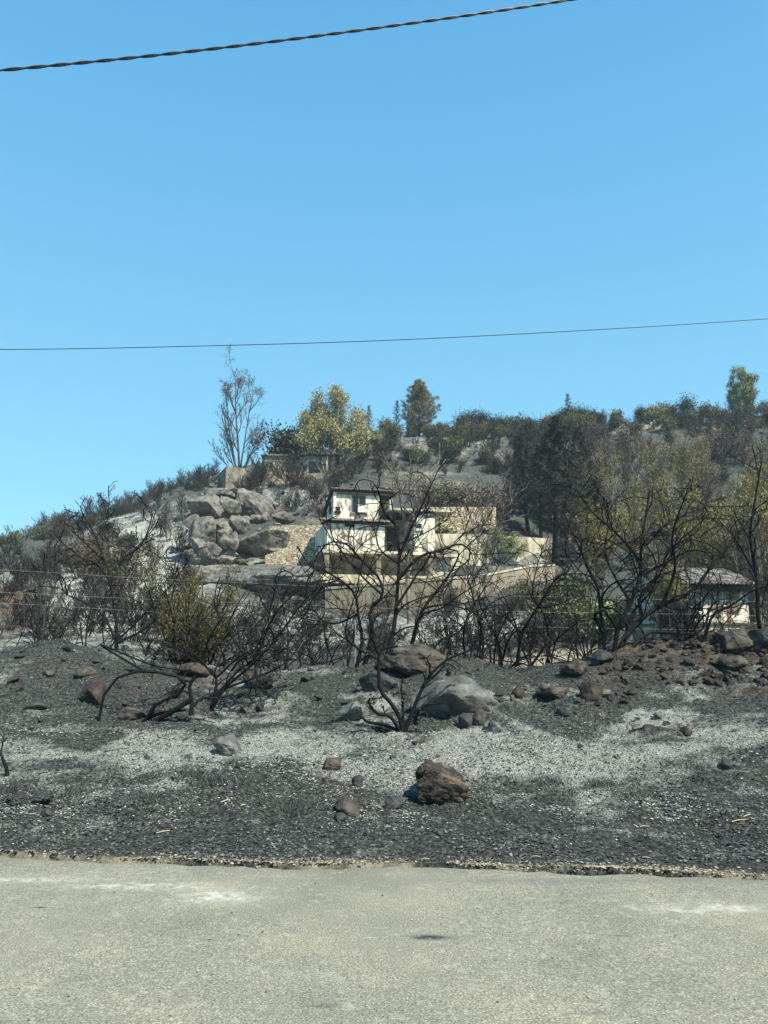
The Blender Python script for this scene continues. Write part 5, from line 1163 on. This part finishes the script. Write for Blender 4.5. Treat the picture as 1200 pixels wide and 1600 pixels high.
# skyline trees
v = onground(372, 88); place(EB, v, 0, .90, 'tall bare eucalyptus with burnt tufts at its top by the hilltop wall', 'tree')
v = onground(512, 90); place(EG, v, 0, .98, 'broad green eucalyptus with several trunks over the hilltop house', 'tree')
v = onridge(1163, 3); place(ER, v, 0, 1.02, 'dense green eucalyptus standing alone on the right skyline', 'tree')
v = onridge(655, 3); place(CG, v, 0, 1.08, 'full green and brown pine on the skyline', 'tree')
v = onridge(620, 3); place(CDEAD, v, 0, .93, 'burnt needleless pine left of the green pine', 'tree', 'burnt pines on the skyline')
for px, s, lb in [(577, .8, 'small burnt pine behind the green eucalyptus'), (888, .95, 'thin bare conifer spire sticking up from the skyline hedge'), (548, .7, 'burnt pine half hidden by the green eucalyptus')]:
    place(CDEAD, onridge(px, 3), px, s, lb, 'tree', 'burnt pines on the skyline')
# prickly pears
def pears():
    r = random.Random(8)
    for i in range(7):
        px = 968+i*9+r.uniform(-3, 3); v = onridge(px, 8)-Vector((0, 0, .1)); Vs = []; root = empty('prickly_pear', v, 0, f'pale prickly pear, number {i+1} from the left in the skyline row' if 0 else ['leftmost pale prickly pear of the skyline row', 'pale prickly pear second from the left', 'pale prickly pear third from the left', 'pale prickly pear in the middle of the row', 'pale prickly pear third from the right', 'pale prickly pear second from the right', 'rightmost pale prickly pear of the skyline row'][i], 'cactus', 'prickly pears on the skyline')
        bm = bmesh.new()
        pads = [(Vector((r.uniform(-.3, .3), r.uniform(-.3, .3), .2)), r.uniform(.2, .28))]
        for j in range(22):
            b_, s = r.choice(pads); p = b_+Vector((r.uniform(-1, 1)*s*1.2, r.uniform(-1, 1)*s, s*r.uniform(.6, 1.4)))
            pads.append((p, r.uniform(.16, .24)))
        for p, s in pads:
            M4 = Matrix.Translation(p)@Matrix.Rotation(r.uniform(0, 3.14), 4, 'Z')@Matrix.Rotation(r.uniform(-.6, .6), 4, 'Y')@Matrix.Diagonal((s, s*.22, s*1.35, 1))
            bmesh.ops.create_icosphere(bm, subdivisions=2, radius=1, matrix=M4)
        me = bpy.data.meshes.new('pads'); bm.to_mesh(me); bm.free(); link('pads', me, M['pear'], root)
M['pear'] = mat_noise('scorched_cactus', [(.3, (.16, .14, .08)), (.6, (.42, .37, .24)), (.8, (.5, .46, .33))], 3, .8, .2, .02)
pears()
# debris heap on the upper terrace
o = empty('debris_heap', onground(792, 64.5), 0, 'small heap of reddish rubble and planks above the cream wall', 'debris')
mb = MB(); r = random.Random(3)
for i in range(9): mb.box(-.6, .6, -.12, .12, 0, .06, Matrix.Translation((r.uniform(-.7, .7), r.uniform(-.4, .4), .1+.09*i))@Matrix.Rotation(r.uniform(0, 3), 4, 'Z')@Matrix.Rotation(r.uniform(-.3, .3), 4, 'X'))
mb.build('planks', M['tile'], o)

# ================================================================ CABLES, FENCE, POLE
def cable(name, pts, rad, label, strands=1, mat='cablem', n=160, tw=.16):
    C_ = catmull(pts, n); L = [(C_[i+1]-C_[i]).length for i in range(n-1)]; s = 0; polys = []
    if strands == 1: polys.append(([tuple(c) for c in C_], [rad]*n))
    else:
        N = n*8; C2 = catmull(C_, N)
        T = np.array([tuple(c) for c in C2]); D = np.gradient(T, axis=0); D /= np.linalg.norm(D, axis=1, keepdims=True)
        S = np.concatenate([[0], np.cumsum(np.linalg.norm(np.diff(T, axis=0), axis=1))]); U = np.cross(D, [0, 0, 1.]); U /= np.linalg.norm(U, axis=1, keepdims=True); W_ = np.cross(U, D)
        for k in range(strands):
            a = S/tw*2*math.pi+k*2*math.pi/strands; Q = T+(np.cos(a)[:, None]*U+np.sin(a)[:, None]*W_)*rad*1.02; polys.append((Q, np.full(N, rad)))
    o = link(name, tube_mesh(name, polys, 7), M[mat]); return tag(o, label, 'cable')
M['cablem'] = mat_noise('black_cable', [(.3, (.012, .012, .014)), (.7, (.03, .03, .032))], 20, .45, 0, 0, spec=.5)
M['wirem'] = mat_noise('galvanised_wire', [(.3, (.22, .22, .21)), (.7, (.36, .36, .33))], 10, .5, 0, 0, spec=.5)
cable('twisted_cable', [at(-700, 155, 7.2), at(-330, 136, 7.6), at(0, 110, 8.0), at(300, 80, 8.4), at(600, 42, 8.8), at(900, -2, 9.2), at(1300, -70, 9.7), at(1700, -150, 10.2)], .0105, 'thick twisted black overhead cable across the top of the sky', 2, tw=.55)
cable('overhead_cable', [at(-900, 528, 24), at(-400, 543, 24), at(0, 546, 24), at(300, 541, 24), at(600, 532, 24), at(900, 517, 24), at(1200, 498, 24), at(1600, 466, 24), at(2000, 425, 24)], .0135, 'thin black overhead cable across the lower sky')
fe = empty('wire_fence', onground(555, 16), 0, 'wire fence of three thin pale strands running behind the bank', 'fence'); fo = fe.location.copy()
for ys in ([884, 892, 903, 912, 920, 930, 935, 939, 944], [921, 927, 936, 943, 950, 955, 958, 961, 966], [938, 944, 955, 964, 972, 978, 982, 985, 990]):
    P_ = [at(-150+185*i, y, 16)-fo for i, y in enumerate(ys)]
    link('wire', tube_mesh('wire', [([tuple(c) for c in catmull(P_, 80)], [.0026]*80)], 4), M['wirem'], fe)
for px in (-60, 62, 310, 555, 800, 1052, 1290):
    g = onground(px, 16); z = z_of(885+.045*(px), 16)
    MB().box(g.x-fo.x-.008, g.x-fo.x+.008, -.008+.03, .03+.008, g.z-fo.z-.2, z-fo.z).build('post', M['bark_grey'] if px != 555 else M['wirem'], fe)
# utility pole on the far left hill
g = onground(62, 100); po = empty('utility_pole', g, 0, 'thin wooden utility pole on the far left hill', 'pole'); zt = z_of(816, 100)-g.z
po_ = [([(0, 0, -.3), (0, 0, zt*.5), (.03, 0, zt)], [.11, .10, .08])]; link('pole', tube_mesh('pole', po_, 8), M['bark_grey'], po)
MB().box(-.5, .5, -.05, .05, zt-.35, zt-.25).build('crossarm', M['bark_grey'], po)
a_ = g+Vector((-.4, 0, zt-.2)); cable('pole_cable', [a_, at(30, 850, 101), at(0, 874, 102), at(-60, 905, 103)], .025, 'thin cable running down left from the far utility pole')
HAZE = .0004
if HAZE:
    m, nt, b = newmat('haze'); nt.nodes.remove(b); pv = nt.nodes.new('ShaderNodeVolumePrincipled'); pv.inputs['Density'].default_value = HAZE
    pv.inputs['Color'].default_value = (.80, .90, 1, 1); nt.links.new(pv.outputs[0], nt.nodes['Material Output'].inputs['Volume'])
    tag(MB().box(-800, 800, -65, 640, -9, 46).build('haze', m), kind='stuff')
# bits of straw, paper and twigs
def sticks():
    r = random.Random(17)
    L = [(352, 1258, 16, .6, 'pale straw lying below the dark patch of the left slope'), (380, 1262, 8, .3, 'short orange straw right of the pale straw'), (255, 1304, 20, .1, 'thin straw above the road edge at left'), (665, 1347, 14, -.4, 'straw at the road edge below the brown rock'), (1010, 1345, 12, -.5, 'short straw at the road edge at right'),
         (1155, 1284, 22, 0, 'pale stick on the lower right slope'), (1168, 1286, 12, .2, 'short pale stick right of the pale stick'), (1008, 1300, 14, -.3, 'pale chip low on the right slope'), (838, 1342, 14, -.5, 'pale twig above the road edge right of centre')]
    for px, py, w_, a, lb in L:
        p = hit(px, py); p.z += .02; l_ = w_*p.y/F/2
        d = Vector((math.cos(a), math.sin(a)*1.5, .15)).normalized()*l_
        o = link('straw', tube_mesh('straw', [([tuple(-d), (0, 0, .004), tuple(d)], [.004, .005, .003])], 5), M['straw']); o.location = p; tag(o, lb, 'straw')
M['straw'] = mat_noise('dry_straw', [(.3, (.35, .27, .15)), (.7, (.6, .5, .34))], 20, .8, 0, 0)
sticks()
def rag(name, px, py, w_, h_, seed, lb):
    g = hit(px, py); k = g.y/F; r = random.Random(seed); bm = bmesh.new(); bmesh.ops.create_grid(bm, x_segments=14, y_segments=10, size=1)
    for v in list(bm.verts):
        p = v.co.copy(); ed = max(abs(p.x), abs(p.y)); n_ = mnoise.noise(Vector((p.x*1.7+seed, p.y*1.7, 3)))
        v.co = Vector((p.x*w_*k/2*(1+.4*n_), p.y*.05, p.y*h_*k/2*(1+.5*mnoise.noise(Vector((p.x*2, seed, 1))))+.03*mnoise.noise(p*3))) + Vector((0, -.03*mnoise.noise(p*4+Vector((seed, 0, 0))), h_*k/2))
    bm.faces.ensure_lookup_table(); me = bpy.data.meshes.new(name); bm.to_mesh(me); bm.free(); o = link(name, me, M['rag']); md = o.modifiers.new('solid', 'SOLIDIFY'); md.thickness = .004
    o.location = g+Vector((0, -.02, .01)); o.rotation_euler = (-.7, 0, .3); tag(o, lb, 'litter')
M['rag'] = mat_noise('white_paper', [(.3, (.6, .6, .57)), (.7, (.8, .8, .77))], 8, .8, .2, .01)
rag('paper_scrap', 672, 1108, 20, 14, 2, 'torn white scrap at the left foot of the smooth grey boulder'); rag('paper_scrap', 690, 1116, 9, 6, 5, 'small white scrap right of the torn white scrap')
# charred grass tufts
def tufts():
    r = np.random.default_rng(12)
    L = [(330, 1225, 'black grass tuft in the dark patch of the left slope'), (385, 1222, 'black grass tuft right in the left dark patch'), (228, 1250, 'black grass tuft left of the pale straw'), (470, 1262, 'wide black tuft on the lower slope'), (455, 1266, 'small black tuft left of the wide tuft'),
         (860, 1225, 'black grass tuft left in the dark patch of the right slope'), (1000, 1246, 'spiky black grass tuft low on the right slope'), (940, 1228, 'black grass tuft in the middle of the right dark patch'), (22, 1235, 'black grass tuft at the left edge'), (130, 1240, 'black grass tuft on the lower left slope'), (300, 1215, 'grey black tuft on the left slope'), (1090, 1200, 'black grass tuft left of the triangular stone'), (795, 1240, 'black tuft right of the brown rock')]
    for px, py, lb in L:
        g = hit(px, py); n = 260; base = r.normal(0, .09, (n, 2)); hgt = .03+.06*r.random(n); ln = r.normal(0, .05, (n, 2)); w_ = .0022
        b0 = np.stack([base[:, 0]-w_, base[:, 1], np.full(n, -.01)], -1); b1 = np.stack([base[:, 0]+w_, base[:, 1], np.full(n, -.01)], -1); tp = np.stack([base[:, 0]+ln[:, 0], base[:, 1]+ln[:, 1], hgt], -1)
        V = np.stack([b0, b1, tp], 1).reshape(-1, 3); o = link('charred_tuft', mesh_np('charred_tuft', V, [np.arange(n*3).reshape(-1, 3)]), M['flake_k']); o.location = g; tag(o, lb, 'grass tuft')
tufts()
drop_unused()
# tell apart the look-alikes that fell on the same description
def settle_labels():
    bpy.context.view_layer.update(); D = {}
    for o in bpy.data.objects:
        if o.parent is None and 'label' in o.keys(): D.setdefault(o['label'], []).append(o)
    ORD = ['leftmost', 'second from left', 'third from left', 'fourth from left', 'fifth from left', 'sixth from left', 'seventh from left', 'eighth from left', 'ninth from left', 'tenth from left']
    for lb, L in D.items():
        if len(L) < 2 or len(lb.split()) > (15 if len(L) == 2 else 13): continue
        L.sort(key=lambda o: to_px(*o.location)[0])
        for i, o in enumerate(L):
            o['label'] = lb+', '+('leftmost' if i == 0 else 'rightmost' if i == len(L)-1 else ORD[min(i, 9)])
settle_labels()
